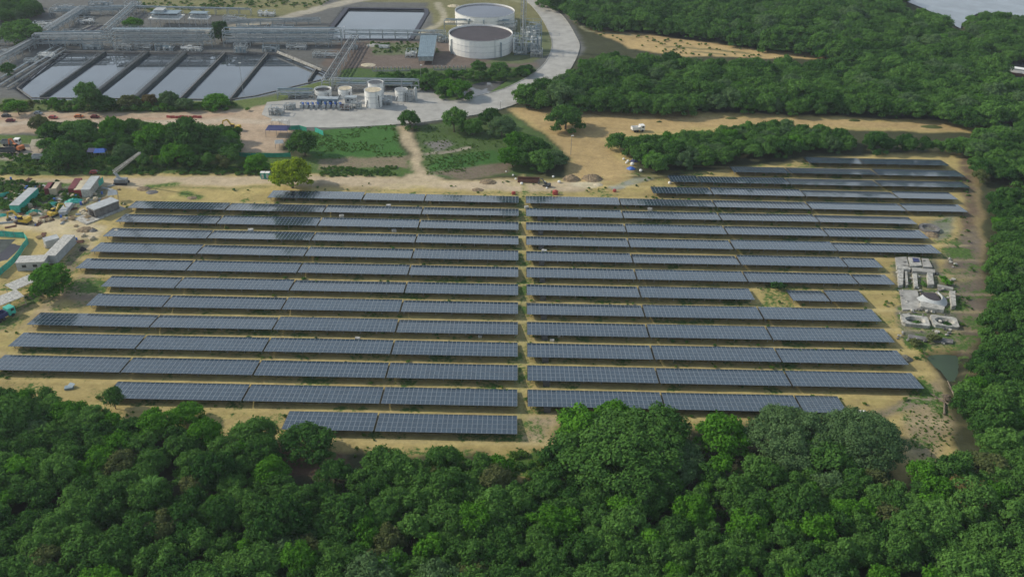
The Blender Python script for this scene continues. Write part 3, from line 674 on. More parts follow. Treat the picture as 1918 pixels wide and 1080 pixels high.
R1 = [(978, 172), (1040, 160), (1090, 120), (1110, 104), (1200, 110), (1420, 121), (1570, 120), (1600, 106), (1480, 86), (1300, 60), (1180, 44), (1110, 42), (1060, 20), (1010, -8), (990, -70), (1500, -70), (1700, -50), (1690, 5), (1735, 25), (1765, 42), (1800, 62), (1850, 100), (1885, 150), (1935, 168), (2150, 180), (2150, 235), (1918, 222), (1820, 220), (1700, 206), (1560, 199), (1380, 195), (1240, 198), (1160, 196), (1100, 197), (1060, 188), (985, 184)]
rx_, ry_ = fill(R1, 5, 5.6, 4)
R2 = [(1806, 46), (1850, 24), (1918, 36), (2100, 50), (2100, 104), (1900, 100), (1875, 98)]
r2x, r2y = fill(R2, 5, 5.6, 6)
FARL = [(-100, -10), (60, 0), (70, 18), (30, 30), (-100, 40)]
lx_, ly_ = fill(FARL, 4, 6.5, 7)
SHRUB = [(690, 142), (780, 138), (900, 138), (1000, 132), (990, 140), (940, 148), (850, 146), (830, 185), (795, 165)]
sx_, sy2 = fill(SHRUB, 1.5, 3.6, 12)
BELT = [(60, 250), (100, 238), (240, 232), (300, 245), (440, 250), (452, 285), (420, 306), (250, 304), (100, 308), (85, 290)]
bx_, by_ = fill(BELT, 3, 4.6, 15, [(186, 292, 34), (236, 300, 16)])
BANK = [(30, 192), (130, 186), (300, 186), (430, 190), (450, 196), (380, 204), (100, 204)]
kx_, ky_ = fill(BANK, 1.5, 4.2, 16)
items = []
def addset(xs, ys, lo, hi, where, seed):
    rs = np.random.RandomState(seed)
    for a, b2 in zip(xs, ys):
        s_ = rs.uniform(lo, hi)*(1.25 if rs.rand() < .12 else 1); items.append((math.hypot(a, b2)**2/s_**2+CAM_H**2, a, b2, s_, where))
addset(fx, fy, .7, 1.4, 'front', 1); addset(mx_, my_, .85, 1.3, 'mid', 2); addset(gx_, gy_, .8, 1.2, 'grove', 3)
addset(rx_, ry_, .85, 1.75, 'rear', 4); addset(r2x, r2y, 1.1, 1.5, 'rear', 5); addset(lx_, ly_, 1, 1.4, 'rear', 6); addset(sx_, sy2, .4, .7, 'rear', 7); addset(bx_, by_, .6, 1.1, 'grove', 8); addset(kx_, ky_, .25, .6, 'grove', 9)
def inview(a, b2):
    q = proj((a, b2, 5)); return 10 < q[0] < 1908 and 10 < q[1] < 1068
near = sorted([i for i in items if i[4] == 'front' and inview(i[1], i[2])])
nsingle = 296-NTREE[0]; near = near[:nsingle]; nearset = set((i[1], i[2]) for i in near)
for d_, a, b2, s_, wh in near:
    k = 'small' if s_ < 1.12 else 'mid'; r_ = rnd.random(); mt = 'leaf' if r_ < .80 else 'leaf_vivid' if r_ < .93 else 'leaf_grey' if r_ < .97 else 'leaf_olive'
    qx, qy = proj((a, b2, 5)); wh2 = 'left of the palm' if qx < 280 else 'right of the palm' if qx < 620 else 'below the front table' if qx < 960 else 'below the huge tree' if qx < 1330 else 'below the feathery trees' if qx < 1700 else 'at the lower right'
    wh2 += ', sandy edge' if qy < 860 else ', halfway down' if qy < 965 else ', bottom edge'
    tree_at(a, b2, k, s_ if k == 'small' else s_*.66, ('wide ' if s_ > 1.12 else 'narrow ' if s_ < .9 else '')+{'leaf': 'dark green tree', 'leaf_vivid': 'fresh green tree', 'leaf_grey': 'grey-green tree', 'leaf_olive': 'olive tree'}[mt]+' of the front forest '+wh2, 'trees of the dense forest in front of the panels', mt, rnd.uniform(.9, 1.2))
# instanced remainder: one mass of forest, one of weeds
def gn_scatter(name, pts, protos, label):
    pc = bpy.data.collections.new(name+'_kinds')
    for i, (meshes) in enumerate(protos):
        o = bpy.data.objects.new(f'{name}_kind_{chr(97+i)}', meshes); pc.objects.link(o)
    me = bpy.data.meshes.new(name); me.from_pydata([p[:3] for p in pts], [], [])
    for nm, j, ty in (('scl', 3, 'FLOAT'), ('rot', 4, 'FLOAT'), ('pick', 5, 'INT')):
        at = me.attributes.new(nm, ty, 'POINT'); at.data.foreach_set('value', [p[j] for p in pts])
    o = link(name, me); ng = bpy.data.node_groups.new(name, 'GeometryNodeTree')
    ng.interface.new_socket('Geometry', in_out='INPUT', socket_type='NodeSocketGeometry'); ng.interface.new_socket('Geometry', in_out='OUTPUT', socket_type='NodeSocketGeometry')
    N = ng.nodes; L = ng.links; gi = N.new('NodeGroupInput'); go = N.new('NodeGroupOutput'); ip = N.new('GeometryNodeInstanceOnPoints'); ci = N.new('GeometryNodeCollectionInfo')
    ci.inputs['Collection'].default_value = pc; ci.inputs['Separate Children'].default_value = True; ci.inputs['Reset Children'].default_value = True
    L.new(gi.outputs[0], ip.inputs['Points']); L.new(ci.outputs[0], ip.inputs['Instance']); ip.inputs['Pick Instance'].default_value = True
    def na(nm, ty):
        a = N.new('GeometryNodeInputNamedAttribute'); a.data_type = ty; a.inputs['Name'].default_value = nm; return a.outputs['Attribute']
    L.new(na('pick', 'INT'), ip.inputs['Instance Index']); cx = N.new('ShaderNodeCombineXYZ'); L.new(na('rot', 'FLOAT'), cx.inputs[2]); L.new(cx.outputs[0], ip.inputs['Rotation'])
    L.new(na('scl', 'FLOAT'), ip.inputs['Scale']); L.new(ip.outputs[0], go.inputs[0])
    md = o.modifiers.new('scatter', 'NODES'); md.node_group = ng; return tag(o, label, None, None, 'stuff')
def withmat(me, mt): c = me.copy(); c.materials.clear(); c.materials.append(M[mt]); return c
fprot = [p[0] for p in PROTO['small'][0]]+[p[0] for p in PROTO['mid'][0]]+[withmat(p[0], 'leaf_vivid') for p in PROTO['small'][0][:3]]+[withmat(p[0], 'leaf_grey') for p in PROTO['mid'][0][:2]]
pts = []
for d_, a, b2, s_, wh in items:
    if (a, b2) in nearset: continue
    if rnd.random() < .07 and wh != 'rear': continue
    r_ = rnd.random()
    if s_ < 1.12: pk, ss = (rnd.randrange(8) if r_ < .85 else 13+rnd.randrange(3)), s_*1.05
    else: pk, ss = (8+rnd.randrange(5) if r_ < .9 else 16+rnd.randrange(2)), s_*.72
    pts.append((a, b2, rnd.uniform(-.6, .2), ss, rnd.uniform(0, 6.28), pk))
gn_scatter('forest', pts, fprot, 'dense green mangrove forest around and beyond the solar site')
# weeds in the aisles and on the rough grass
wp = []; bprot = [withmat(p[0], 'grass') for p in PROTO['bush'][0]]+[withmat(p[0], 'leaf') for p in PROTO['bush'][0]]
nb_ = 60000
wx = nr.uniform(-190, 175, nb_); wy = nr.uniform(150, 420, nb_)
vegv = sdf(wx, wy, [G(a, b2) for a, b2 in [(150, 370), (1830, 290), (1830, 640), (1750, 820), (1030, 880), (560, 850), (-60, 760), (-40, 600)]])
dens = np.clip(fbm(wx, wy*1.5, 10, 200)*1.5+.02, 0, 1)*.45
for a, b2, v_, q_ in zip(wx, wy, vegv, dens):
    if v_ > 0 and nr.rand() < q_*.5 and not (a > 120 and b2 > 190):
        if a > -100 or nr.rand() < .4: wp.append((a, b2, 0, nr.uniform(.12, .5), nr.uniform(0, 6.28), nr.randint(8)))
for poly, nn, sc0, sc1 in [([(560, 246), (742, 234), (756, 296), (600, 298)], 900, .12, .3), ([(600, 314), (765, 312), (762, 330), (600, 332)], 250, .2, .5), ([(800, 312), (820, 296), (930, 280), (940, 300), (870, 326)], 300, .12, .3), ([(0, 290), (500, 296), (500, 328), (0, 328)], 900, .2, .8), ([(0, 192), (460, 198), (480, 208), (0, 210)], 500, .5, 1.1), ([(778, 240), (940, 225), (1000, 300), (800, 330)], 500, .12, .34), ([(945, 850), (1020, 850), (1035, 900), (950, 905)], 120, .3, .8), ([(0, 340), (180, 345), (120, 395), (0, 400)], 260, .3, .9), ([(1790, 320), (1815, 320), (1830, 560), (1790, 640), (1780, 560)], 220, .2, .5), ([(1690, 760), (1780, 740), (1790, 830), (1720, 870)], 220, .08, .25), ([(1100, 60), (1500, 100), (1560, 112), (1250, 104)], 120, .4, .8), ([(690, 80), (800, 80), (830, 100), (700, 100)], 100, .3, .7), ([(240, -20), (640, -20), (600, 15), (270, 22)], 350, .4, 1.0)]:
    P = [G(a, b2) for a, b2 in poly]; xs = [p.x for p in P]; ys = [p.y for p in P]
    a = nr.uniform(min(xs), max(xs), nn*2); b2 = nr.uniform(min(ys), max(ys), nn*2); ok = (sdf(a, b2, P) > 0) & (fbm(a, b2, 8, 33) > -.15)
    for u, v_ in zip(a[ok], b2[ok]): wp.append((u, v_, 0, nr.uniform(sc0, sc1), nr.uniform(0, 6.28), nr.randint(4) if sc1 < .35 else nr.randint(8)))
gn_scatter('weeds', wp, bprot, 'tufts of weeds and scrub between the panel rows and on the verges')
#@@PART3
# ================================================================ TREATMENT PLANT
def part(mb, name, mat, par, world=True, smooth=False): return mb.build(name, mat, par, world, smooth)
def up(p, z): return Vector((p.x, p.y, z))
# basin walls and dividers
mb = MB(); q = [G(*p) for p in BASIN]
for a, b2 in zip(q, q[1:]+q[:1]): mb.bar(up(a, .05), up(b2, .05), .45, .6)
t = thing('basin_wall', 'concrete rim wall around the long divided treatment basin', 'wall', q[0]); part(mb, 'rim', 'concrete_dark', t)
mb = MB(); q = [G(*p) for p in POND]
for a, b2 in zip(q, q[1:]+q[:1]): mb.bar(up(a, -.1), up(b2, -.1), 2.4, .5)
t = thing('pond_liner', 'dark lined edge around the rectangular pond', 'pond edge', q[0]); part(mb, 'liner', 'liner', t)
for i, (a, b2, wd, lb) in enumerate([((197, 98), (77, 182), 1.3, 'leftmost dark walkway wall dividing the basin'), ((277, 98), (167, 184), 1.9, 'second walkway wall from the left across the basin'), ((346, 100), (252, 185), 2.2, 'widest walkway wall across the basin, third from the left'),
        ((422, 100), (338, 186), .9, 'thin walkway wall across the basin, fourth from the left'), ((502, 101), (432, 186), .9, 'thin walkway wall near the right of the basin'), ((596, 126), (578, 152), .7, 'short walkway wall in the right corner of the basin')]):
    A, B = G(*a), G(*b2); t = thing('walkway_wall', lb, 'wall', A, 0, 'walls dividing the treatment basin')
    m_ = MB(); m_.bar(up(A, -.7), up(B, -.7), wd, 2.4); part(m_, 'wall', 'algae_wall', t)
    m_ = MB(); m_.bar(up(A, .56), up(B, .56), wd*.55, .1); part(m_, 'walkway', 'concrete_dark' if i > 2 else 'darkgrey', t)
    m_ = MB(); d = B-A; nn = Vector((-d.y, d.x, 0)).normalized()*wd*.45; n_ = int(d.length/3)
    for k in range(n_+1): c = A+d*k/n_; m_.bar(up(c-nn, .55), up(c-nn, 1.55), .07)
    for z in (1.1, 1.55): m_.bar(up(A-nn, z), up(B-nn, z), .07)
    part(m_, 'railing', 'galv', t)
mb = MB(); A, B = G(520, 100), G(603, 134); mb.bar(up(A, .5), up(B, .5), 1.3, .5); mb.bar(up(A, 1.1), up(B, 1.1), .4, .4)
t = thing('channel', 'pale concrete channel slanting along the right side of the basin', 'channel', A); part(mb, 'channel_wall', 'concrete_pale', t)
for i, (a, b2, lb) in enumerate([((0, 163), (116, 93), 'pale pipe on the left bank of the basin'), ((-15, 160), (100, 92), 'grey pipe outermost on the left bank of the basin'), ((14, 168), (124, 96), 'low pipe nearest the water on the left bank')]):
    A, B = G(*a), G(*b2); t = thing('pipe', lb, 'pipe', A, 0, 'pipes on the left bank'); m_ = MB(); m_.tube(up(A, .9), up(B, .9), .38, 8); part(m_, 'pipe_run', ['lightgrey', 'steel', 'galv'][i], t)
    d = B-A
    for k in range(10): m_ = MB(); m_.box(up(A+d*k/9, .25), (.9, .9, .6)); part(m_, 'support', 'concrete', t)

def rack(a, b2, width, h, label, levels=(.45, .72, 1), npipe=4, bay=7., mat='steel', pm=('lightgrey', 'steel', 'galv', 'bluegrey'), roofed=False):
    A, B = G(*a), G(*b2); d = B-A; L = d.length; d.normalize(); nn = Vector((-d.y, d.x, 0)); t = thing('pipe_rack', label, 'pipe rack', A)
    n_ = max(2, int(round(L/bay))+1); cmesh = MB(); cmesh.bar((0, 0, 0), (0, 0, h), .3); cme = mesh_of(cmesh, 'column', [mat])
    bm_ = MB(); br = MB()
    for k in range(n_):
        c = A+d*(L*k/(n_-1))
        for s_ in (0, 1):
            p = c+nn*width*s_-A; link('column', cme, t, (p.x, p.y, 0))
        for lv in levels: bm_.bar(up(c, h*lv), up(c+nn*width, h*lv), .22, .3)
        if k % 3 == 1 and k < n_-1:
            c2 = A+d*(L*(k+1)/(n_-1)); br.bar(up(c, .2), up(c2, h*levels[0]), .12); br.bar(up(c2, .2), up(c, h*levels[0]), .12)
    for lv in levels:
        for s_ in (0, 1): bm_.bar(up(A+nn*width*s_, h*lv), up(B+nn*width*s_, h*lv), .2, .34)
    part(bm_, 'beam', mat, t)
    if br.v: part(br, 'brace', mat, t)
    pr_ = random.Random(len(label))
    for lv in levels[:-1] if roofed else levels:
        for j in range(npipe):
            r_ = pr_.choice((.12, .16, .22, .3)); off = width*(j+.6)/(npipe+.2); s0 = pr_.uniform(0, .12)*L; s1 = L-pr_.uniform(0, .12)*L; pm_ = MB()
            p0 = A+nn*off+d*s0; p1 = A+nn*off+d*s1; zz = h*lv+.2+r_
            pts_ = [up(p0, zz), up(p1, zz)]
            if pr_.random() < .5: pts_.append(up(p1, zz-h*.3)); 
            pm_.path(pts_, r_, 6); part(pm_, 'pipe', pr_.choice(pm), t)
    if roofed:
        m_ = MB(); m_.bar(up(A+nn*width/2, h+.3), up(B+nn*width/2, h+.3), width*.45, .12); part(m_, 'deck', 'bluegrey', t)
        m_ = MB()
        for s_ in (0, 1):
            for z in (.8, 1.3): m_.bar(up(A+nn*width*s_, h+z), up(B+nn*width*s_, h+z), .08)
            for k in range(n_*2-1): c = A+d*(L*k/(2*n_-2))+nn*width*s_; m_.bar(up(c, h+.3), up(c, h+1.3), .08)
        part(m_, 'railing', 'galv', t)
    return t
rack((212, 90), (398, 90), 7, 8.6, 'tall double-deck pipe rack left of the tall dark tree', (.3, .55, .8, 1), 5, roofed=True)
rack((420, 88), (640, 88), 6, 8.4, 'long pipe rack above the right part of the basin', (.3, .55, .8, 1), 5)
rack((645, 74), (835, 76), 3, 4.6, 'low pipe rack running in front of the rectangular pond', (.55, 1), 3)
rack((66, 92), (208, 90), 5, 7., 'pipe rack at the left end above the first channel', (.4, .75, 1), 4)
rack((-40, 88), (64, 86), 4, 3.4, 'low pipe rack in front of the dome-shaped tree', (.6, 1), 3)
rack((4, 128), (92, 78), 4, 4.5, 'slanting pipe rack coming down to the left edge', (.6, 1), 4)
rack((92, 76), (166, 28), 4, 5, 'slanting pipe rack climbing behind the small settling cells', (.6, 1), 4)
rack((204, 72), (262, 20), 3.5, 5, 'slanting pipe rack behind the double-deck one', (.6, 1), 3)
rack((618, 168), (672, 80), 3.6, 4.4, 'slanting pipe bridge between the small white tanks and long rack', (.7, 1), 2, 9, 'lightgrey', ('darkgrey', 'lightgrey'))
rack((520, 186), (588, 186), 3, 3.6, 'low pipe rack at the left of the small white tanks', (.6, 1), 3)
rack((622, 170), (785, 172), 3, 5, 'pipe rack behind the small white tanks', (.6, 1), 3, 8, 'lightgrey')
rack((832, 56), (968, 58), 3, 5.0, 'pipe rack between the two large round tanks', (.6, 1), 2)
rack((205, 24), (470, 30), 2.5, 3.5, 'far low pipe rack behind the grey-roofed platforms', (1,), 3)
rack((95, 32), (235, 28), 4, 4.2, 'far pipe rack above the settling cells', (.6, 1), 3)
rack((420, 50), (600, 46), 2.5, 3., 'low far pipe rack beside the winding track', (.6, 1), 3)

# round tanks
def open_tank(cx, cyb, rpx, yrim, label, mat='white', fill_='membrane', lvl=.93, rimw=.35, roofopen=None):
    r_ = rpx*MPP(cx, cyb)*1.0; c = G(cx, cyb); c = Vector((c.x, c.y+r_*.98, 0)); h = 0
    lo, hi = .5, 30
    for _ in range(40):
        m_ = (lo+hi)/2
        if proj((c.x, c.y-r_, m_))[1] > yrim: lo = m_
        else: hi = m_
    h = lo; t = thing('storage_tank', label, 'tank', c); n_ = 40 if r_ > 6 else 24
    mb = MB(); V = []; 
    for k in range(n_):
        a = 2*math.pi*k/n_; V.append((math.cos(a), math.sin(a)))
    vs_ = [(x*r_, y*r_, 0) for x, y in V]+[(x*r_, y*r_, h) for x, y in V]+[(x*(r_-rimw*.5), y*(r_-rimw*.5), h) for x, y in V]+[(x*(r_-rimw*.5), y*(r_-rimw*.5), h*.1) for x, y in V]
    fs = []
    for k in range(n_):
        j = (k+1) % n_; fs += [(k, j, j+n_, k+n_), (k+n_, j+n_, j+2*n_, k+2*n_), (k+2*n_, j+2*n_, j+3*n_, k+3*n_)]
    mb.add(vs_, fs); o = mb.build('shell', mat, t, smooth=False)
    mb = MB(); mb.add([(x*(r_-rimw*.5), y*(r_-rimw*.5), h*lvl) for x, y in V], [tuple(range(n_))]); mb.build('contents', fill_, t)
    mb = MB()
    for z in (h-.05, h*.66, h*.33):
        for k in range(n_):
            j = (k+1) % n_; q_ = r_+.06; mb.bar((V[k][0]*q_, V[k][1]*q_, z), (V[j][0]*q_, V[j][1]*q_, z), .12, .18 if z > h-.1 else .08)
    mb.build('stiffener', 'lightgrey' if mat == 'white' else mat, t)
    mb = MB(); a = R(-62); x, y = math.cos(a)*(r_+.35), math.sin(a)*(r_+.35)
    for s_ in (-.3, .3): mb.bar((x+s_, y, 0), (x+s_, y, h+.9), .09)
    for k in range(int(h/.6)): mb.bar((x-.3, y, .4+k*.6), (x+.3, y, .4+k*.6), .06)
    mb.build('ladder', 'steel', t); return t, r_, h, c
ta, ra, ha, ca_ = open_tank(898, 110, 61, 77.5, 'large white round tank with a brown membrane inside, the nearer one', fill_='membrane', lvl=.9)
tb, rb, hb, cb = open_tank(906, 58, 57, 33.5, 'large white round tank holding water, the farther one', fill_='tank_water', lvl=.9)
for (T2, r2_, h2, a_) in ((ta, ra, ha, -50), (tb, rb, hb, -118), (tb, rb, hb, -90), (ta, ra, ha, -150)):
    mb = MB(); a = R(a_); x, y = math.cos(a)*(r2_+.5), math.sin(a)*(r2_+.5); mb.tube((x, y, 0), (x, y, h2*.8), .3, 8); mb.tube((x, y, h2*.8), (x*.94, y*.94, h2*.8), .3, 8); mb.build('pipe', 'bluegrey', T2)
for a in [((603, 187), 16, 171, 'squat white tank with a dark open top, leftmost of the five', 'black', .8), ((645, 186), 13, 169, 'small white tank behind the grey skids, second from the left', 'tarp_cream', .97),
          ((703, 187), 14.5, 158, 'tall white tank behind the tallest one', 'darkgrey', .97), ((698, 204), 16.3, 173, 'tallest white tank standing at the front of the yard', 'tarp_cream', .99), ((751, 191), 12, 171, 'short white tank with pipes, rightmost of the five', 'grey', .97)]:
    T2, r2_, h2, c2 = open_tank(a[0][0], a[0][1], a[1], a[2], a[3], fill_=a[4], lvl=a[5], rimw=.3)
    mb = MB(); x, y = r2_*.75, -r2_*.75; mb.path([(x, y, .5), (x, y, h2*.7), (x*.8, y*.6, h2*.9)], .16, 6); mb.path([(-x, y, .5), (-x+.6, y-.3, h2*.45), (x, y, h2*.55)], .13, 6); mb.build('pipe', 'darkgrey', T2)
T2 = thing('vertical_vessel', 'slim upright white vessel right of the small tanks', 'vessel', G(779, 190)); mb = MB(); h = 6; mb.tube((0, 0, .4), (0, 0, h), .75, 14); mb.tube((0, 0, h), (0, 0, h+.5), .75, 14, .3); mb.build('shell', 'lightgrey', T2); mb = MB(); [mb.bar((x, y, 0), (x, y, .8), .15) for x in (-.5, .5) for y in (-.5, .5)]; mb.build('leg', 'steel', T2)
# pumps with blue motors
mb = MB(); mb.tube((0, 0, .9), (0, 1.7, .9), .48, 10); mb.tube((0, -.25, .9), (0, 0, .9), .3, 8); MOT = mesh_of(mb, 'motor', ['blue'])
mb = MB(); mb.tube((0, -1.3, .9), (0, -.3, .9), .55, 10); mb.tube((0, -.9, .9), (0, -.9, 2.3), .22, 8); mb.tube((0, -.9, 2.3), (0, -2, 2.3), .22, 8); PMP = mesh_of(mb, 'pump_casing', ['lightgrey'])
mb = MB(); mb.box((0, .1, .2), (1.2, 3.6, .4)); BSP = mesh_of(mb, 'base', ['concrete'])
for k in range(8):
    x = 566+k*9.4+(4 if k > 3 else 0); t = thing('pump', f'blue pump, {ORD[k]} from the left in the row by the yard', 'pump', G(x, 202), R(rnd.uniform(-4, 4)), 'blue pumps in front of the small tanks')
    t.scale = (1.35, 1.3, 1.35); link('motor', MOT, t); link('pump_casing', PMP, t); link('base', BSP, t)
def skid(px, py, L, Wd, H, label, seed, mats=('lightgrey', 'steel', 'galv'), rz=0, name='pipe_skid', cat='skid', dens=14):
    t = thing(name, label, cat, G(px, py), rz); r_ = random.Random(seed); mb = MB()
    for x in (-L/2, L/2):
        for y in (-Wd/2, Wd/2): mb.bar((x, y, 0), (x, y, H), .2)
    for z in (.25, H*.5, H):
        for y in (-Wd/2, Wd/2): mb.bar((-L/2, y, z), (L/2, y, z), .16)
        for x in (-L/2, L/2, 0): mb.bar((x, -Wd/2, z), (x, Wd/2, z), .16)
    mb.build('frame', mats[1], t)
    mb = MB()
    for i in range(dens):
        x, y, z = r_.uniform(-L/2, L/2), r_.uniform(-Wd/2, Wd/2), r_.uniform(.5, H*.9); x2 = max(-L/2, min(L/2, x+r_.choice((-1, 1))*r_.uniform(1, L/2))); mb.path([(x, y, .3), (x, y, z), (x2, y, z), (x2, y*.3, z)], r_.choice((.12, .18, .25)), 6)
    mb.build('pipe', mats[0], t)
    for i in range(3): mb = MB(); x = -L/2+L*(i+.5)/3; mb.tube((x, -Wd*.25, .3), (x, -Wd*.25, H*r_.uniform(.4, .7)), min(.6, L/9), 10); mb.build('vessel', mats[2], t)
    mb = MB(); mb.box((L*.2, Wd*.2, H*.3), (L*.25, Wd*.3, H*.5)); mb.build('cabinet', mats[1], t); return t
skid(519, 214, 5.5, 4.5, 3.4, 'open grey equipment frame at the left corner of the yard', 1)
skid(544, 205, 4, 3, 2.6, 'pipe manifold between the open frame and blue pumps', 2)
skid(646, 206, 4.5, 3, 2.2, 'rusty brown pipe manifold left of the tallest tank', 3, ('rust', 'steel', 'galv'))
skid(668, 203, 4, 3, 3, 'grey pipe manifold beside the tallest white tank', 4)
skid(724, 196, 4.5, 4, 3.6, 'pipe skid between tall tanks and the short right tank', 5)
skid(768, 190, 3, 3, 4.5, 'narrow pipe frame beside the slim vessel', 6)
skid(560, 182, 9, 3, 2.2, 'long low pipe skid under the left rack', 7)
skid(985, 100, 12, 7, 9., 'tall blue-grey process frame right of the nearer large tank', 8, ('steel', 'bluegrey', 'lightgrey'), dens=26)
skid(1003, 94, 6, 6, 12, 'highest process frame beside the road', 9, ('steel', 'bluegrey', 'white'), dens=18)
skid(770, 104, 5, 9, 2.4, 'low pipe cluster left of the sloped-roof building', 10, ('white', 'steel', 'lightgrey'))
skid(232, 94, 8, 4, 3.5, 'pipe cluster at the head of the second channel', 11)
skid(310, 94, 9, 4, 3.2, 'pipe cluster at the head of the third channel', 12, ('bluegrey', 'steel', 'lightgrey'))
skid(452, 98, 6, 4, 4.5, 'grey valve frame by the end of the thin walkway', 13, ('lightgrey', 'steel', 'bluegrey'))
skid(475, 60, 16, 5, 4, 'wide equipment frame behind the long pipe rack', 14, ('steel', 'bluegrey', 'lightgrey'), dens=24)
skid(610, 106, 12, 6, 2.2, 'low pipe field between rack and slanting bridge', 15, ('lightgrey', 'steel', 'galv'), dens=24)
skid(140, 66, 12, 5, 2.5, 'pipe cluster beside the small settling cells', 16, ('lightgrey', 'steel', 'galv'), dens=20)
skid(120, 20, 10, 6, 3, 'far equipment frame at the top left', 17, ('lightgrey', 'steel', 'white'), dens=20)
skid(160, 44, 9, 5, 3, 'equipment frame left of the settling cells', 18, ('white', 'steel', 'grey'), dens=20)
skid(60, 118, 6, 3, 2, 'low equipment on the left bank of the basin', 19)
skid(245, 62, 8, 5, 3, 'equipment frame above the double-deck rack', 20, ('lightgrey', 'bluegrey', 'galv'), dens=20)
for i, (px, py, L_, W_, H_, lb) in enumerate([(20, 100, 10, 4, 2.5, 'pipe cluster at the far left under the low rack'), (90, 108, 8, 4, 2.4, 'valve cluster at the top left corner of the basin'), (175, 92, 9, 3, 2.8, 'valve cluster at the head of the first channel'), (270, 92, 8, 4, 3.4, 'pipe bend cluster by the second divider'), (360, 95, 10, 4, 2.6, 'valve cluster at the head of the fourth channel'), (508, 96, 8, 3, 3, 'valve frame above the thin right walkway'), (556, 92, 10, 4, 2.6, 'pipe manifold right of the basin head'), (585, 66, 12, 4, 3.2, 'pump frame behind the long rack near the pond'),
        (530, 60, 12, 4, 3.4, 'equipment frame behind the middle of the long rack'), (440, 40, 12, 5, 3, 'equipment frame right of the smaller platform'), (500, 30, 9, 5, 3, 'far valve frame by the winding track'), (190, 12, 12, 6, 3, 'far pipe frame left of the stepped platform'), (250, 14, 9, 5, 3, 'far pipe frame beside the stepped platform'), (80, 50, 9, 5, 2.6, 'pale equipment right of the dome-shaped tree'), (150, 30, 10, 5, 3, 'pipe frame in the far left yard'), (660, 92, 5, 3, 1.8, 'small pipe bends beside the slanting bridge'), (720, 90, 5, 2, 1.4, 'short pipe stub in the brown yard'), (830, 78, 5, 5, 4, 'pipe frame between sloped roof and large tank'), (955, 62, 6, 4, 5, 'pipe frame between the two large tanks'), (990, 74, 8, 6, 6, 'rear process frame beside the lattice tower'), (998, 62, 9, 6, 7, 'far blue-grey process frame by the bend of the road'), (1005, 106, 6, 4, 4, 'low process frame at the foot of the highest one'), (964, 88, 4, 5, 7, 'narrow pipe frame touching the nearer large tank'), (130, 84, 12, 4, 3, 'long valve cluster behind the left basin wall'), (325, 76, 14, 4, 4, 'pipe cluster under the double-deck rack'), (470, 76, 14, 4, 4, 'pipe cluster under the left of the long rack'), (560, 76, 14, 4, 4, 'pipe cluster under the right of the long rack')]):
    skid(px, py, L_, W_, H_, lb, 50+i, [('lightgrey', 'steel', 'galv'), ('white', 'steel', 'lightgrey'), ('steel', 'bluegrey', 'lightgrey')][i % 3], dens=22)
# skid house between pumps and tanks
def shed(px, py, L, Wd, H, rz, wall, roof, label, name='site_cabin', cat='cabin', door=True, flat=True, win=2):
    t = thing(name, label, cat, G(px, py), rz); mb = MB(); mb.box((0, 0, H/2), (L, Wd, H)); mb.build('wall', wall, t)
    mb = MB(); mb.box((0, 0, H+.08), (L+.25, Wd+.25, .16)); mb.build('roof', roof, t)
    for k in range(win):
        mb = MB(); mb.box((-L/2+L*(k+.7)/(win+.6), -Wd/2-.02, H*.58), (min(1.2, L*.16), .06, .9)); mb.build('window', 'glass_dark', t)
    if door:
        mb = MB(); mb.box((L/2-.9, -Wd/2-.02, 1.05), (.9, .08, 2)); mb.build('door', 'grey', t)
    return t
shed(615, 196, 9, 3, 3, 0, 'bluegrey', 'steel', 'blue-grey equipment housing behind the blue pumps', 'equipment_housing', 'housing')
shed(658, 192, 5, 3, 2.6, 0, 'lightgrey', 'steel', 'small grey equipment housing beside the long one', 'equipment_housing', 'housing', False)
# stack tower
t = thing('lattice_tower', 'slim lattice flare tower standing right of the large tanks', 'tower', G(979, 92)); mb = MB(); H = 34
for x in (-1.3, 1.3):
    for y in (-1.3, 1.3): mb.bar((x, y, 0), (x, y, H), .2)
mb.build('leg', 'lightgrey', t); mb = MB()
for k in range(12):
    z = k*H/12; z2 = z+H/12
    for (xa, ya), (xb, yb) in (((-1.3, -1.3), (1.3, -1.3)), ((1.3, -1.3), (1.3, 1.3)), ((1.3, 1.3), (-1.3, 1.3)), ((-1.3, 1.3), (-1.3, -1.3))): mb.bar((xa, ya, z2), (xb, yb, z2), .14); mb.bar((xa, ya, z), (xb, yb, z2), .12)
mb.build('brace', 'galv', t); mb = MB(); mb.tube((0, 0, 0), (0, 0, H+3), .4, 10); mb.build('stack', 'lightgrey', t)
t = thing('duct', 'white U-shaped duct on the ground right of the nearer large tank', 'duct', G(972, 101)); mb = MB(); mb.path([(-2.6, 1, 8.), (-2.6, 0, .9), (0, -1.2, .9), (2.6, 0, .9), (2.6, 1, 3)], .6, 10); mb.build('pipe', 'white', t)
# sloped-roof building on legs
t = thing('process_building', 'building with a long sloping blue-grey roof on legs left of the tanks', 'building', G(797, 113)); a = G(797, 113)
P0, P1 = G(782, 106, 4), G(812, 106, 4); P2, P3 = G(819, 66, 8), G(788, 66, 8)
mb = MB(); n_ = 8
for k in range(n_):
    f0, f1 = k/n_, (k+.92)/n_
    mb.add([P0.lerp(P1, f0), P0.lerp(P1, f1), P3.lerp(P2, f1), P3.lerp(P2, f0)]+[P0.lerp(P1, f0)-Vector((0, 0, .2)), P0.lerp(P1, f1)-Vector((0, 0, .2)), P3.lerp(P2, f1)-Vector((0, 0, .2)), P3.lerp(P2, f0)-Vector((0, 0, .2))], [(0, 1, 2, 3), (7, 6, 5, 4), (0, 4, 5, 1), (1, 5, 6, 2), (2, 6, 7, 3), (3, 7, 4, 0)])
part(mb, 'roof', 'bluegrey', t)
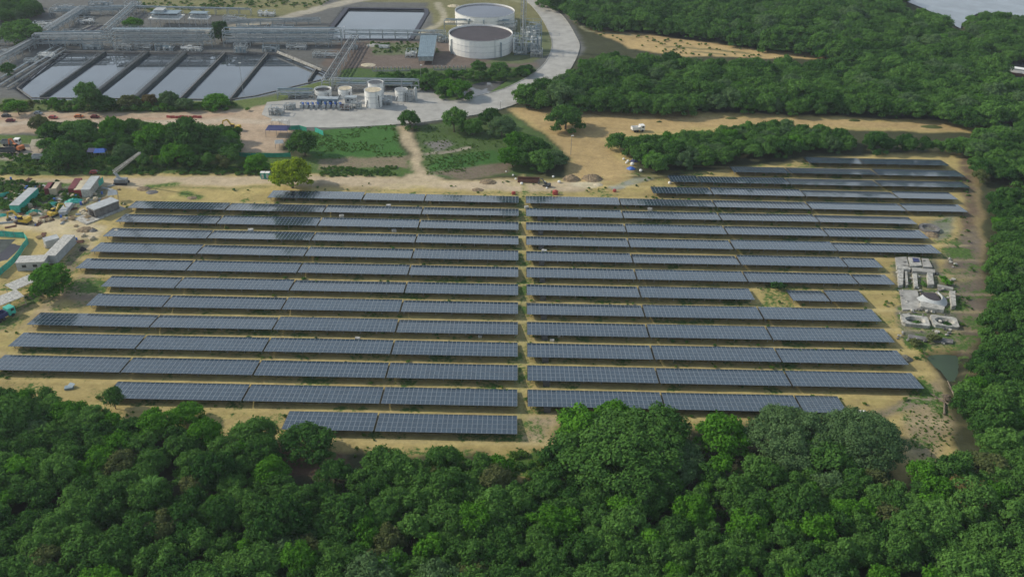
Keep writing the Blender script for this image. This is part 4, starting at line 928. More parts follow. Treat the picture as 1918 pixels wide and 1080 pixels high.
mb = MB(); Q = [P0+(P1-P0)*.06, P1-(P1-P0)*.06, P2-(P2-P3)*.06, P3+(P2-P3)*.06]; zz = [3.7, 3.7, 7.6, 7.6]
mb.add([up(q_, 1.8) for q_ in Q]+[up(q_, z) for q_, z in zip(Q, zz)], [(0, 1, 5, 4), (1, 2, 6, 5), (2, 3, 7, 6), (3, 0, 4, 7), (3, 2, 1, 0)]); part(mb, 'wall', 'steel', t)
mb = MB(); [mb.bar(up(Q[0].lerp(Q[3], f)+o, 0), up(Q[0].lerp(Q[3], f)+o, 1.9), .25) for f in (.02, .35, .68, .98) for o in (Vector((.2, 0, 0)), (Q[1]-Q[0])*.97)]; part(mb, 'leg', 'galv', t)
# raised platforms with roofs
for (px, py, L, Wd, H, lb) in ((315, 47, 16, 9, 4.5, 'raised platform with a stepped pale roof at the top left'), (376, 47, 10, 6, 4.2, 'smaller raised platform with a pale roof right of the stepped one')):
    t = thing('roofed_platform', lb, 'platform', G(px, py)); mb = MB(); [mb.bar((x*L/2, y*Wd/2, 0), (x*L/2, y*Wd/2, H+2.6), .25) for x in (-1, -.33, .33, 1) for y in (-1, 1)]; mb.build('column', 'lightgrey', t)
    mb = MB(); mb.box((0, 0, H), (L+1, Wd+1, .5)); mb.build('deck', 'white', t); mb = MB(); mb.box((0, 0, H+2.7), (L*.95, Wd*.9, .25)); mb.build('roof', 'bluegrey', t)
    if L > 12: mb = MB(); mb.box((-L*.22, 1, H+3.3), (L*.3, Wd*.6, 1)); mb.box((-L*.22, 1, H+3.95), (L*.34, Wd*.66, .2)); mb.build('roof_box', 'lightgrey', t)
    mb = MB(); mb.box((0, 0, H+1), (L*.9, Wd*.8, 1.4)); mb.build('wall', 'steel', t)
# small settling cells
for i, (a, b2, lb) in enumerate([((140, 64), (172, 50), 'leftmost small dark settling cell'), ((160, 62), (190, 49), 'middle small dark settling cell'), ((182, 62), (210, 49), 'rightmost small dark settling cell')]):
    A, B = G(*a), G(*b2); t = thing('settling_cell', lb, 'basin', A, 0, 'small settling cells'); d = (B-A); nn = Vector((1, 0, 0)); mb = MB(); c = [A, A+nn*4.5, B+nn*4.5, B]
    for p_, q_ in zip(c, c[1:]+c[:1]): mb.bar(up(p_, .4), up(q_, .4), .4, .9)
    part(mb, 'wall', 'concrete', t); mb = MB(); mb.add([up(p_, .3) for p_ in c], [(0, 1, 2, 3)]); part(mb, 'liquid', 'liner', t)
# pale posts fences
for (x0, x1, y, lb) in ((698, 768, 133, 'left run of short pale fence posts in front of the brown yard'), (813, 872, 131, 'right run of short pale fence posts near the large tank')):
    t = thing('post_fence', lb, 'fence', G(x0, y)); n_ = int((x1-x0)/7); A = G(x0, y); mb = MB(); mb.box((0, 0, 1), (.55, .3, 2)); pm2 = mesh_of(mb, 'post', ['concrete_pale'])
    for k in range(n_+1): p = G(x0+(x1-x0)*k/n_, y-1*k/n_)-A; link('post', pm2, t, p)
    mb = MB(); mb.bar(G(x0, y, 1.3), G(x1, y-1, 1.3), .12, .8); part(mb, 'rail', 'concrete', t)
# street lamps
for px, yb, yt, lb in ((789, 168, 122, 'thin lamp post right of the small tank rack'), (1069, 290, 254, 'white lamp post in the sand clearing'), (937, 204, 190, 'small post at the edge of the concrete road'), (645, 78, 50, 'slim post at the corner of the rectangular pond'), (456, 178, 118, 'tall post reflected in the right channel')):
    h = HT(px, yb, yt); t = thing('lamp_post', lb, 'lamp post', G(px, yb)); mb = MB(); mb.tube((0, 0, 0), (0, 0, h), .11, 6, .07); mb.build('pole', 'galv', t); mb = MB(); mb.box((.3, 0, h), (1., .35, .18)); mb.build('lamp_head', 'white', t)

# ================================================================ CONSTRUCTION YARD (left)
def container(p, q, wd, h, mat, roof, label, cat='container', name='shipping_container'):
    c, L, rz = foot(p, q); t = thing(name, label, cat, c, rz); mb = MB(); mb.box((0, 0, h/2+.1), (L, wd, h)); mb.build('wall', mat, t)
    mb = MB(); mb.box((0, 0, h+.15), (L+.1, wd+.1, .12)); mb.build('roof', roof, t)
    mb = MB(); n_ = int(L/.6)
    for k in range(n_):
        for s_ in (-1, 1): mb.box((-L/2+.3+k*(L-.6)/max(1, n_-1), s_*(wd/2+.03), h/2+.1), (.22, .06, h*.88))
    mb.build('rib', mat, t); mb = MB(); mb.box((-L/2-.03, -wd/4, h/2+.1), (.06, wd*.44, h*.85)); mb.box((-L/2-.03, wd/4, h/2+.1), (.06, wd*.44, h*.85)); mb.build('door', mat, t); return t
container((30, 399), (66, 366), 3.2, 2.7, 'teal', 'lightgrey', 'long container with pale roof and teal end at the left yard')
container((92, 366), (100, 354), 2.4, 2.4, 'maroon', 'maroon', 'maroon container left of the pinkish one')
container((101, 366), (110, 353), 2.4, 2.4, 'tarp_cream', 'tarp_cream', 'pinkish white container beside the maroon one')
container((137, 366), (150, 346), 2.4, 2.4, 'maroon', 'maroon', 'dark red container behind the white box trailer')
container((148, 368), (160, 350), 2.4, 2.4, 'red', 'tarp_cream', 'red-walled container touching the white box trailer')
container((163, 370), (182, 344), 3.0, 2.8, 'offwhite', 'lightgrey', 'white box trailer with a teal tarp behind it')
container((118, 404), (131, 387), 2.4, 1.3, 'lightgrey', 'lightgrey', 'low pale flatbed between the green nets')
container((86, 463), (112, 456), 3, 2.5, 'lightgrey', 'lightgrey', 'short grey office cabin behind the long one', 'cabin', 'site_cabin')
container((97, 494), (134, 455), 3.4, 2.7, 'lightgrey', 'offwhite', 'long grey office cabin seen end on', 'cabin', 'site_cabin')
t = shed(64, 500, 8, 4.2, 2.7, R(8), 'lightgrey', 'offwhite', 'wide grey office cabin with a round window in front of the long one')
def canopy(px, py, L, Wd, H, rz, roof, label, name='canopy', cat='canopy', peak=0, mat2='galv'):
    t = thing(name, label, cat, G(px, py), rz); mb = MB(); [mb.bar((x*(L/2-.1), y*(Wd/2-.1), 0), (x*(L/2-.1), y*(Wd/2-.1), H), .12) for x in (-1, 0, 1) for y in (-1, 1)]; mb.build('post', mat2, t)
    mb = MB()
    if peak: mb.add([(-L/2, -Wd/2, H), (L/2, -Wd/2, H), (L/2, Wd/2, H), (-L/2, Wd/2, H), (-L/2*.8, 0, H+peak), (L/2*.8, 0, H+peak)], [(0, 1, 5, 4), (2, 3, 4, 5), (1, 2, 5), (3, 0, 4), (3, 2, 1, 0)])
    else:
        for k in range(6): mb.box((-L/2+L*(k+.5)/6, 0, H+.06), (L/6*.97, Wd, .12), 0, R(3))
    mb.build('roof', roof, t); return t
canopy(52, 542, 9.5, 4.6, 2.8, R(56), 'offwhite', 'white sheet-roof canopy, upper one by the bushy tree')
canopy(16, 575, 8, 4.8, 2.8, R(50), 'offwhite', 'pale sheet-roof canopy at the left edge, lower one')
canopy(176, 292, 3.4, 3.4, 2.2, 0, 'navy', 'dark blue tent in the shade of the trees', 'tent', 'tent', 1)
canopy(190, 294, 4.2, 3.6, 2.4, R(10), 'blue', 'bright blue and white tent beside the dark blue one', 'tent', 'tent', 1.1)
canopy(76, 280, 5.5, 5, 2.6, R(10), 'tarp_cream', 'cream peaked tent at the left tree belt', 'tent', 'tent', 1.7)
canopy(522, 252, 9, 6, 2.8, 0, 'navy', 'navy canopy house at the corner of the concrete yard', 'canopy', 'canopy', 1.2)
canopy(526, 238, 7, 2.5, 3.0, 0, 'offwhite', 'white canopy behind the navy one')
canopy(524, 276, 3.4, 3.4, 2.2, R(15), 'lightgrey', 'small pale tent below the navy canopy', 'tent', 'tent', 1)
canopy(214, 376, 3.2, 3.2, 2.8, R(20), 'lightgrey', 'small blue-white peaked tent behind the grey generator shed', 'tent', 'tent', 1.2)
mb = MB(); [mb.box((0, y, z), (1.6, .14, .1)) for z in (.08, .3, .52) for y in (-.6, -.2, .2, .6)]; [mb.box((x, 0, z), (.1, 1.3, .12)) for z in (.19, .41) for x in (-.7, 0, .7)]; PAL = mesh_of(mb, 'pallet', ['wood'])
mb = MB(); mb.tube((0, 0, 0), (0, 0, .9), .32, 10); DRM = mesh_of(mb, 'drum', ['blue'])
mb = MB(); [mb.tube((-2.4, y, .12+z), (2.4, y+.05, .12+z), .12, 6) for y, z in ((-.3, 0), (0, 0), (.3, 0), (-.15, .22), (.15, .22))]; PIP = mesh_of(mb, 'pipe_bundle', ['lightgrey'])
mb = MB(); mb.box((0, 0, .3), (1.5, 1.1, .6)); mb.box((.1, .1, .7), (.9, .8, .25), .4); BXS = mesh_of(mb, 'crate', ['tarp_cream'])
mb = MB(); [mb.box((0, y, .1), (3.4, .25, .12), .05*y) for y in (-.5, -.2, .15, .5)]; mb.box((.2, 0, .24), (3, .3, .1), .35); BRD = mesh_of(mb, 'board_stack', ['rust'])
kinds_ = [('pallet', PAL, 'low wooden pallet stack lying in the cluttered left yard', 'pallet'), ('drum', DRM, 'small blue drum standing in the cluttered left yard', 'drum'), ('pipe_bundle', PIP, 'grey pipe bundle lying in the cluttered left yard', 'pipes'), ('crate', BXS, 'cream crate with a loose lid in the cluttered left yard', 'crate'), ('board_stack', BRD, 'brown heap of boards lying in the cluttered left yard', 'boards')]
rk = random.Random(77); yard = [(0, 360), (60, 346), (150, 352), (200, 372), (165, 410), (60, 425), (0, 415)]
k = 0
while k < 150:
    px, py = rk.uniform(-5, 235), rk.uniform(335, 470)
    inn = sdf(np.array([px]), np.array([py]), yard)[0]
    if inn < 0 and rk.random() > (.05 if py > 430 else .12): continue
    nm, me_, lb, ct_ = kinds_[rk.randrange(5)]; s_ = rk.uniform(.6, 1.3); tag(link(nm, me_, None, G(px, py), (0, 0, rk.random()*3.1), (s_, s_, s_)), lb, ct_, nm.replace('_', ' ')+'s strewn over the left yard'); k += 1
# generator shed on slab
t = thing('generator_shed', 'grey generator shed on a concrete slab beside the yard', 'shed', G(196, 398), R(55)); mb = MB(); mb.box((0, 0, 1.8), (9, 4.2, 2.8)); mb.build('wall', 'concrete_dark', t); mb = MB(); mb.box((0, 0, 3.3), (9.4, 4.6, .2)); mb.build('roof', 'lightgrey', t)
mb = MB(); mb.box((-1.5, 0, .15), (15, 7, .3)); mb.build('slab', 'concrete_pale', t); mb = MB(); mb.box((-4.6, -.3, 1.6), (.2, 2, 2)); mb.build('door', 'black', t)
# nets, heaps
def heap(px, py, wpx, h, mat, label, seed, name='heap', cat='heap', asp=.8, n_=2, ang=0):
    t = G(px, py); o = MB(); r_ = np.random.RandomState(seed); Rr = wpx*MPP(px, py)/2; N_, K_ = 18, 6
    vs_ = [(0, 0, h)]; fs = []
    for k in range(1, K_+1):
        for j in range(N_):
            a = 2*math.pi*j/N_; q_ = Rr*k/K_*(1+r_.uniform(-.12, .12)); vs_.append((math.cos(a)*q_, math.sin(a)*q_*asp, max(-.1, h*(1-(k/K_)**1.5)+r_.uniform(-.12, .12)*h) if k < K_ else -.15))
    for j in range(N_): fs.append((0, 1+j, 1+(j+1) % N_))
    for k in range(K_-1):
        for j in range(N_): a = 1+k*N_+j; b3 = 1+k*N_+(j+1) % N_; fs.append((a, a+N_, b3+N_, b3))
    o.add(vs_, fs); ob = o.build(name, mat, None); ob.location = t; ob.rotation_euler = (0, 0, ang); return tag(ob, label, cat)
for i, (px, py, wd, h, mt, lb) in enumerate([(1070, 336, 34, 1.9, 'soil_mound', 'rounded soil mound left of the two in the clearing'), (1110, 335, 42, 1.8, 'soil_mound', 'wider soil mound, right of the two in the clearing'), (914, 341, 34, 1.0, 'soil_mound', 'low soil mound left of the brown trench box'),
    (895, 356, 24, .6, 'soil_mound', 'flat grey dirt patch heap above the panels'), (160, 430, 34, .8, 'soil_mound', 'dirt heap between yard and panels'), (175, 432, 16, .8, 'concrete_dark', 'dark lump of earth beside the dirt heap'), (155, 468, 14, 1.2, 'black', 'dark heap at the corner of the long cabin'),
    (270, 354, 30, .7, 'soil_mound', 'low scrubby dirt heap by the dirt road'), (285, 360, 26, .6, 'concrete_dark', 'dark debris heap near the first panels'), (360, 371, 22, .6, 'soil_mound', 'small soil heap above the first long table'), (1120, 346, 22, .5, 'tarp_cream', 'pale sand heap below the wide mound'),
    (1745, 440, 30, .9, 'soil_mound', 'grey soil heap beside the oval concrete pit'), (700, 85, 30, .8, 'concrete', 'low pale heap in the brown yard'), (690, 122, 32, .6, 'tarp_cream', 'pale sand heap beside the slanting bridge'), (845, 42, 24, 1.6, 'tarp_cream', 'pale sand heap left of the farther large tank'), (850, 12, 26, 1, 'tarp_cream', 'pale dirt heap at the top beside the far tank'), (1695, 672, 30, 1.1, 'rubble', 'rubble heap below the concrete ruins')]):
    heap(px, py, wd, h, mt, lb, i)
def net(pts, h, label, mat='teal', name='netting_fence', cat='fence', post=3.):
    t = thing(name, label, cat, G(*pts[0])); mb = MB(); pm2 = MB()
    for a, b2 in zip(pts[:-1], pts[1:]):
        A, B = G(*a), G(*b2); n_ = max(1, int((B-A).length/post)); pv = None
        for k in range(n_+1):
            c = A.lerp(B, k/n_); pm2.bar(up(c, 0), up(c, h+.1), .09); hh = h*(1-.12*rnd.random()); j_ = Vector((rnd.uniform(-.12, .12), rnd.uniform(-.12, .12), 0))
            if pv is not None: mb.add([pv[0]+Vector((0, 0, .05)), up(c+j_, .05), up(c+j_, hh), up(pv[0], pv[1]), pv[0]+Vector((.05, .05, .05)), up(c+j_, .05)+Vector((.05, .05, 0)), up(c+j_, hh)+Vector((.05, .05, 0)), up(pv[0], pv[1])+Vector((.05, .05, 0))], [(0, 1, 2, 3), (7, 6, 5, 4), (3, 2, 6, 7)])
            pv = (up(c+j_, 0), hh)
    part(mb, 'netting', mat, t); part(pm2, 'post', 'galv', t); return t
net([(-8, 443), (46, 446), (53, 456), (30, 490), (-4, 520)], 2.2, 'bright teal netting fence round the lined pit at the left edge')
sheet('lined_pit', [(-60, 452), (38, 452), (44, 458), (0, 500), (-60, 540)], .02, 'liner', 'dark lined pit inside the teal fence')
zone_green = sheet('pit_floor', [(-60, 448), (30, 448), (2, 474), (-60, 480)], .05, 'algae_wall', 'greenish floor of the pit inside the teal fence')
net([(437, 292), (470, 295), (545, 294)], 1.8, 'green netting fence behind the round trees by the dirt road', 'green')
net([(540, 244), (560, 243), (575, 247)], 2., 'green netting on the corner of the concrete yard', 'green')
net([(590, 247), (606, 254)], 2., 'short green netting panel at the top of the green field', 'teal')
net([(-5, 372), (18, 367)], 1.8, 'teal netting at the far left of the yard')
net([(183, 352), (194, 342)], 2.4, 'teal tarp fence behind the white box trailer')
for i, (px, py, wd, h, lb) in enumerate([(100, 385, 30, 1.4, 'crumpled green netting pile in the middle of the yard'), (138, 378, 36, 1.3, 'long green netting pile below the red containers'), (62, 398, 30, 1.1, 'dark green netting pile beside the teal-ended container'), (4, 404, 20, .8, 'small teal netting pile at the left edge')]):
    heap(px, py, wd, h, 'teal' if i != 2 else 'green', lb, 40+i, 'netting_pile', 'netting', .6, ang=.5)
# excavators, trucks, cars
def excavator(px, py, rz, label, mat='yellow', s=1., name='excavator'):
    t = thing(name, label, 'excavator', G(px, py), rz); t.scale = (s, s, s)
    for y in (-1.1, 1.1): mb = MB(); mb.box((0, y, .45), (3.6, .6, .6)); mb.tube((-1.8, y-.3, .45), (-1.8, y+.3, .45), .42, 10); mb.tube((1.8, y-.3, .45), (1.8, y+.3, .45), .42, 10); mb.build('track', 'black', t)
    mb = MB(); mb.box((-.5, 0, 1.35), (3.4, 2.5, .8)); mb.box((-1.5, 0, 2.0), (1.3, 2.4, .6)); mb.build('body', mat, t)
    mb = MB(); mb.box((.5, .75, 2.2), (1.3, .9, 1.3)); mb.build('cab', 'glass_dark', t); mb = MB(); mb.box((.5, .75, 2.9), (1.4, 1., .12)); mb.build('cab_roof', mat, t)
    mb = MB(); mb.bar((1, 0, 1.5), (3.2, 0, 4.2), .45, .6); mb.bar((3.2, 0, 4.2), (5.2, 0, 3.4), .4, .5); mb.build('boom', mat, t)
    mb = MB(); mb.bar((5.2, 0, 3.5), (5.7, 0, 1.3), .32, .4); mb.build('arm', mat, t); mb = MB(); mb.box((5.5, 0, .8), (1, 1.1, .9), 0, 0, .4); mb.build('bucket', 'darkgrey', t); return t
excavator(46, 418, R(170), 'yellow excavator among debris in the left yard')
excavator(102, 404, R(60), 'small yellow wheel-like digger behind the netting pile', s=.8)
excavator(441, 244, R(165), 'yellow excavator working on the pink dirt road')
excavator(36, 282, R(150), 'orange digger between the dark truck and cream tent', 'orange')
excavator(1024, 349, R(150), 'small dark digger beside the white sacks in the clearing', 'darkgrey', .6)
def truck(px, py, rz, label, cabm, boxm, L=7., name='truck', cat='truck', tank=False):
    t = thing(name, label, cat, G(px, py), rz); mb = MB(); mb.box((L/2-1, 0, 1.7), (2, 2.3, 2.1)); mb.build('cab', cabm, t)
    mb = MB(); mb.box((L/2+.01, 0, 2.1), (.06, 1.9, .8)); mb.box((L/2-.8, -1.16, 2.1), (.9, .05, .7)); mb.box((L/2-.8, 1.16, 2.1), (.9, .05, .7)); mb.build('window', 'glass_dark', t)
    mb = MB()
    if tank: mb.tube((-L/2, 0, 2), (L/2-2.4, 0, 2), 1.05, 14)
    else: mb.box((-1.1, 0, 1.1), (L-2.3, 2.3, .25)); [mb.box((-1.1, y, 1.7), (L-2.3, .1, 1.0)) for y in (-1.1, 1.1)]; mb.box((-L/2+.1, 0, 1.7), (.1, 2.3, 1)); mb.box((L/2-2.3, 0, 1.7), (.1, 2.3, 1))
    mb.build('load_bed', boxm, t)
    for x in (L/2-1, -L/2+1.2, -L/2+2.4):
        for y in (-1.05, 1.05): mb = MB(); mb.tube((x, y-.15, .5), (x, y+.15, .5), .5, 12); mb.build('wheel', 'tyre', t)
    mb = MB(); mb.box((0, 0, .85), (L, .9, .25)); mb.build('chassis', 'black', t); return t
truck(10, 288, R(185), 'dark blue truck at the far left below the dirt road', 'navy', 'darkgrey', 8)
truck(22, 272, R(5), 'white-cab truck behind the dark blue one', 'white', 'grey', 7)
truck(8, 596, R(60), 'dark teal truck under the lower canopy', 'teal', 'navy', 6)
truck(86, 300, R(3), 'pale flatbed truck parked below the cream tent', 'lightgrey', 'lightgrey', 9)
def car(px, py, rz, label, mat, name='parked_car', cat='car'):
    t = thing(name, label, cat, G(px, py), rz); mb = MB()
    pr2 = [(-2.1, .35), (2.1, .35), (2.15, .8), (1.3, .95), (.7, 1.45), (-1.3, 1.5), (-2.0, 1.0)]
    mb.add([(x, -.85, z) for x, z in pr2]+[(x, .85, z) for x, z in pr2], [tuple(range(6, -1, -1)), tuple(range(7, 14))]+[(i, (i+1) % 7, (i+1) % 7+7, i+7) for i in range(7)]); mb.build('body', mat, t)
    mb = MB(); mb.add([(1.29, -.7, .98), (.74, -.7, 1.42), (.74, .7, 1.42), (1.29, .7, .98)], [(0, 3, 2, 1)]); [mb.box((-.3, y, 1.22), (1.7, .03, .36)) for y in (-.87, .87)]; mb.build('window', 'glass_dark', t)
    for x in (-1.3, 1.3):
        for y in (-.8, .8): mb = MB(); mb.tube((x, y-.1, .33), (x, y+.1, .33), .34, 10); mb.build('wheel', 'tyre', t)
    return t
for px, py, mt, lb in ((100, 222, 'red', 'red car on the dirt road below the left end of the bank'), (148, 220, 'orange', 'orange-red car on the dirt road left of the tall bank tree'), (178, 221, 'maroon', 'dark red car right of the orange one on the dirt road'), (20, 228, 'maroon', 'dark red car lowest on the dirt road at the left'), (12, 219, 'darkgrey', 'dark car at the left end of the dirt road'), (178, 325, 'red', 'red car on the verge below the crane boom'), (72, 214, 'lightgrey', 'pale car by the thin pale tree')):
    car(px, py, R(rnd.uniform(-12, 12)), lb, mt).scale = (.85, .85, .85)
# red barriers along the dirt road
mb = MB(); mb.add([(x*.9, y*.35, 0) for x, y in ((-1, -1), (1, -1), (1, 1), (-1, 1))]+[(x*.85, y*.12, 1.0) for x, y in ((-1, -1), (1, -1), (1, 1), (-1, 1))], [(0, 1, 5, 4), (1, 2, 6, 5), (2, 3, 7, 6), (3, 0, 4, 7), (4, 5, 6, 7)]); BAR = mesh_of(mb, 'road_barrier', ['red'])
for k, px in enumerate((316, 324, 333, 341, 349, 358, 366, 374)):
    o = link('road_barrier', BAR, None, G(px, 220.5+((k*7) % 3)*.5), (0, 0, R(rnd.uniform(-15, 15)))); tag(o, f'red road barrier, {ORD[k]} from the left along the pink dirt road', 'barrier', 'red barriers in a row on the dirt road')
# crane with white boom
t = thing('crane', 'crane with a long white lattice boom leaning over the tree belt', 'crane', G(228, 344)); a = G(228, 344)
h1 = 3.2; p_ = G(214, 322, 4.5); q_ = G(262, 286, 14)
mb = MB()
for s_ in ((-.55, -.5), (.55, -.5), (.55, .5), (-.55, .5)): o = Vector((s_[0], 0, s_[1])); mb.bar(p_+o, q_+o*.5, .2)
for k in range(14):
    f0, f1 = k/14, (k+1)/14; A, B = p_.lerp(q_, f0), p_.lerp(q_, f1); w0 = 1-.5*f0; mb.bar(A+Vector((-.55, 0, -.5))*w0, B+Vector((.55, 0, -.5))*w0, .12); mb.bar(A+Vector((.55, 0, .5))*w0, B+Vector((-.55, 0, .5))*w0, .12); mb.bar(A+Vector((-.55, 0, .5))*w0, B+Vector((-.55, 0, -.5))*w0, .12); mb.bar(A+Vector((-.55, 0, .5))*w0, A+Vector((.55, 0, .5))*w0, .12)
mb.bar(p_, q_, .55, .5); part(mb, 'boom', 'offwhite', t)
mb = MB(); mb.bar(p_, up(a, 1.4), .8, .7); part(mb, 'mast', 'lightgrey', t); mb = MB(); mb.box((0, 0, 1.2), (4.2, 2.4, 1.6)); mb.build('body', 'grey', t)
for y in (-1.2, 1.2): mb = MB(); mb.box((0, y, .4), (4.8, .6, .8)); mb.build('track', 'black', t)
mb = MB(); mb.bar(q_, up(q_, q_.z-5), .06); part(mb, 'cable', 'darkgrey', t)
# portable toilet and misc in the road margin
t = thing('portable_toilet', 'green and white portable toilet beside the bright yellow-green tree', 'portable toilet', G(498, 334)); mb = MB(); [mb.box((x, 0, 1.15), (1.5, 1.5, 2.3)) for x in (-.9, .9)]; mb.build('wall', 'teal', t); mb = MB(); [mb.box((x, 0, 2.4), (1.6, 1.6, .2)) for x in (-.9, .9)]; mb.build('roof', 'white', t); mb = MB(); [mb.box((x, -.77, 1.1), (.8, .05, 1.8)) for x in (-.9, .9)]; mb.build('door', 'offwhite', t)
t = thing('trench_box', 'rusty brown trench box lying below the triangular grove', 'trench box', G(990, 340), R(-2)); mb = MB(); mb.box((0, 0, .15), (8, 2.4, .2)); [mb.box((0, y, .7), (8, .2, 1.2)) for y in (-1.2, 1.2)]; mb.box((4, 0, .7), (.2, 2.4, 1.2)); mb.build('box', 'rust', t)
mb = MB(); mb.tube((0, 0, 0), (0, 0, .2), .4, 10, .62); mb.tube((0, 0, .2), (0, 0, .9), .62, 10, .6); mb.tube((0, 0, .9), (0, 0, 1.15), .6, 10, .25); SACK = mesh_of(mb, 'sack', ['white'])
for px, py, s_, lb in ((961, 329, .9, 'white sack left end of the trench box'), (948, 322, .7, 'small white sack at the foot of the grove'), (977, 345, 1.2, 'white sack in front of the trench box'), (966, 336, .9, 'white sack between grove and trench box'), (1020, 342, 1., 'white sack behind the small dark digger'), (1036, 332, 1., 'white sack above the dark digger by the soil mound'), (1047, 342, 1.3, 'largest white sack beside the round soil mound'), (1024, 353, .8, 'white sack just below the dark digger'),
      (1168, 299, 1.1, 'white sack at the top of the pile by the hedge'), (1176, 303, 1.2, 'white sack second down in the pile by the hedge'), (1173, 306, 1., 'white sack tucked left in the pile by the hedge'), (1184, 309, 1.7, 'big white sack on the blue tarp by the hedge'), (1200, 321, 1.4, 'lone white sack at the end of the hedge'), (1254, 344, 1.3, 'white sack at the corner of the back right table')):
    s_ *= .7; o = link('sack', SACK, None, G(px, py), (0, 0, rnd.random()*6), (s_, s_, s_*.8)); tag(o, lb, 'sack')
heap(1182, 316, 18, .9, 'blue', 'blue tarp heap under the white sacks by the hedge', 61, 'tarp', 'tarp'); heap(1188, 302, 16, 1.0, 'navy', 'dark blue tarp at the edge of the hedge', 62, 'tarp', 'tarp')
truck(1194, 246, R(15), 'white van-like truck parked at the top of the hedge', 'white', 'white', 5.5)
t = None
mb = MB(); mb.tube((0, 0, 0), (0, 0, 1.3), .8, 12); mb.tube((0, 0, 1.3), (0, 0, 1.6), .8, 12, .3); RT_ = mesh_of(mb, 'water_tank', ['red'])
for px, py, s_, lb in ((962, 364, 1, 'faded red water tank left of the central aisle'), (1040, 364, 1.4, 'large red water tank above the right tables'), (1151, 359, .9, 'small red water tank near the grey path')):
    o = link('water_tank', RT_, None, G(px, py), (0, 0, 0), (s_*.9, s_*.75, s_*.75)); tag(o, lb, 'water tank')
# small boxes and sacks between the rows
mb = MB(); mb.box((0, 0, .35), (1.1, .8, .7)); CR = mesh_of(mb, 'crate', ['offwhite'])
for px, py, w_, lb in ((670, 636, 1.1, 'white box in the fourth aisle from the front, left side'), (899, 631, .9, 'small white box near the aisle above the fourth row'), (598, 753, .9, 'white box under the second row of panels'), (1034, 639, 1., 'white box right of the central aisle'), (1019, 473, 1.4, 'pale box right of the aisle in the upper rows'), (728, 388, 1.4, 'pale box above the second table of the top row'), (470, 434, 1.5, 'pale box among the upper left tables'), (738, 434, 1.3, 'pale box by the upper middle tables'), (986, 390, 1.2, 'pale box at the head of the central aisle'), (568, 339, 1., 'pale box at the foot of the bright tree'), (1217, 394, 1.4, 'pale box in the upper right rows'), (640, 407, 1.4, 'pale box beside a light streak in the upper left'), (1047, 630, .7, 'tiny white box right of the central aisle'), (1086, 409, .9, 'box between the top right rows')):
    o = link('crate', CR, None, G(px, py), (0, 0, rnd.uniform(-.4, .4)), (w_, w_, w_)); tag(o, lb, 'box')
# inverter cabinets beneath the first tables right of the aisle
mb = MB(); mb.box((0, 0, .7), (1.6, .7, 1.4)); mb.box((0, 0, 1.45), (1.8, .9, .1)); IC = mesh_of(mb, 'inverter_cabinet', ['darkgrey'])
for k in range(1, 12):
    o = link('inverter_cabinet', IC, None, (aR+4.6, Y0+k*DY+.3, 0)); tag(o, f'grey inverter cabinet below the table right of the aisle, {ORD[k]} row', 'cabinet', 'inverter cabinets along the central aisle')
t = thing('plank', 'white board lying at the right end of the front right table', 'board', G(1605, 772)); mb = MB(); mb.box((0, 0, .15), (4.6, 1.1, .12)); mb.box((1, .3, .25), (2.2, .5, .1)); mb.build('board', 'white', t)
t = thing('sheet_pile', 'small pile of dark sheets left of the second row', 'pile', G(130, 727)); mb = MB(); mb.box((0, 0, .3), (2, 1.4, .5), .3); mb.box((.4, .5, .7), (1.6, 1.2, .1), -.4, .3); mb.build('sheet', 'bluegrey', t)

# ================================================================ CONCRETE RUINS (right)
def slab(pts, h, mat, label, name='concrete_slab', cat='slab', tilt=0, z0=-.1):
    P = [G(*p) for p in pts]; c = sum(P, Vector())/len(P); t = thing(name, label, cat, c); mb = MB(); mb.prism([(p.x, p.y) for p in reversed(P)], z0, h)
    P2 = [(p-c)*.98 for p in P]; o = part(mb, 'slab', mat, t); return t
for pts_, h, mt, lb in [([(1676, 484), (1697, 483), (1701, 498), (1678, 500)], .5, 'concrete', 'square grey slab at the top left of the ruins'), ([(1700, 484), (1722, 485), (1726, 500), (1704, 501)], .6, 'concrete_pale', 'pale slab with a blue cover in the ruins'), ([(1726, 486), (1738, 487), (1746, 503), (1728, 502)], .55, 'concrete', 'grey slab right of the one with the blue cover'),
    ([(1678, 501), (1704, 505), (1704, 510), (1679, 507)], 1.0, 'concrete_pale', 'long pale beam below the top left slab'), ([(1706, 505), (1750, 509), (1750, 515), (1708, 512)], .9, 'concrete', 'long grey beam across the top of the ruins'), ([(1680, 509), (1691, 509), (1690, 538), (1682, 539)], 1.0, 'concrete_pale', 'left vertical block of the ruins'), ([(1694, 512), (1698, 512), (1700, 537), (1696, 538)], .8, 'concrete_pale', 'narrow pale block beside the left one'),
    ([(1708, 516), (1716, 516), (1718, 540), (1712, 541)], .9, 'concrete_pale', 'narrow pale block in the upper middle of the ruins'), ([(1735, 516), (1745, 516), (1748, 538), (1737, 539)], 1.1, 'concrete_pale', 'upright block above the white canopy sheet'), ([(1684, 544), (1718, 545), (1724, 580), (1690, 582)], .35, 'concrete', 'broad cracked slab on the left of the ruins'), ([(1722, 570), (1768, 580), (1766, 587), (1722, 580)], 1.2, 'concrete_pale', 'long round-ended beam below the white sheet'), ([(1777, 550), (1787, 552), (1789, 578), (1781, 580)], 1.2, 'concrete_pale', 'rounded pale block at the right of the ruins'), ([(1755, 536), (1784, 542), (1784, 546), (1756, 540)], .8, 'concrete', 'slanting grey beam beside the green patch'), ([(1700, 628), (1740, 634), (1738, 640), (1702, 635)], .5, 'concrete_dark', 'mossy low beam at the bottom of the ruins'), ([(1745, 632), (1785, 638), (1784, 645), (1745, 640)], .5, 'concrete_dark', 'second mossy beam at the bottom of the ruins')]:
    slab(pts_, h, mt, lb)
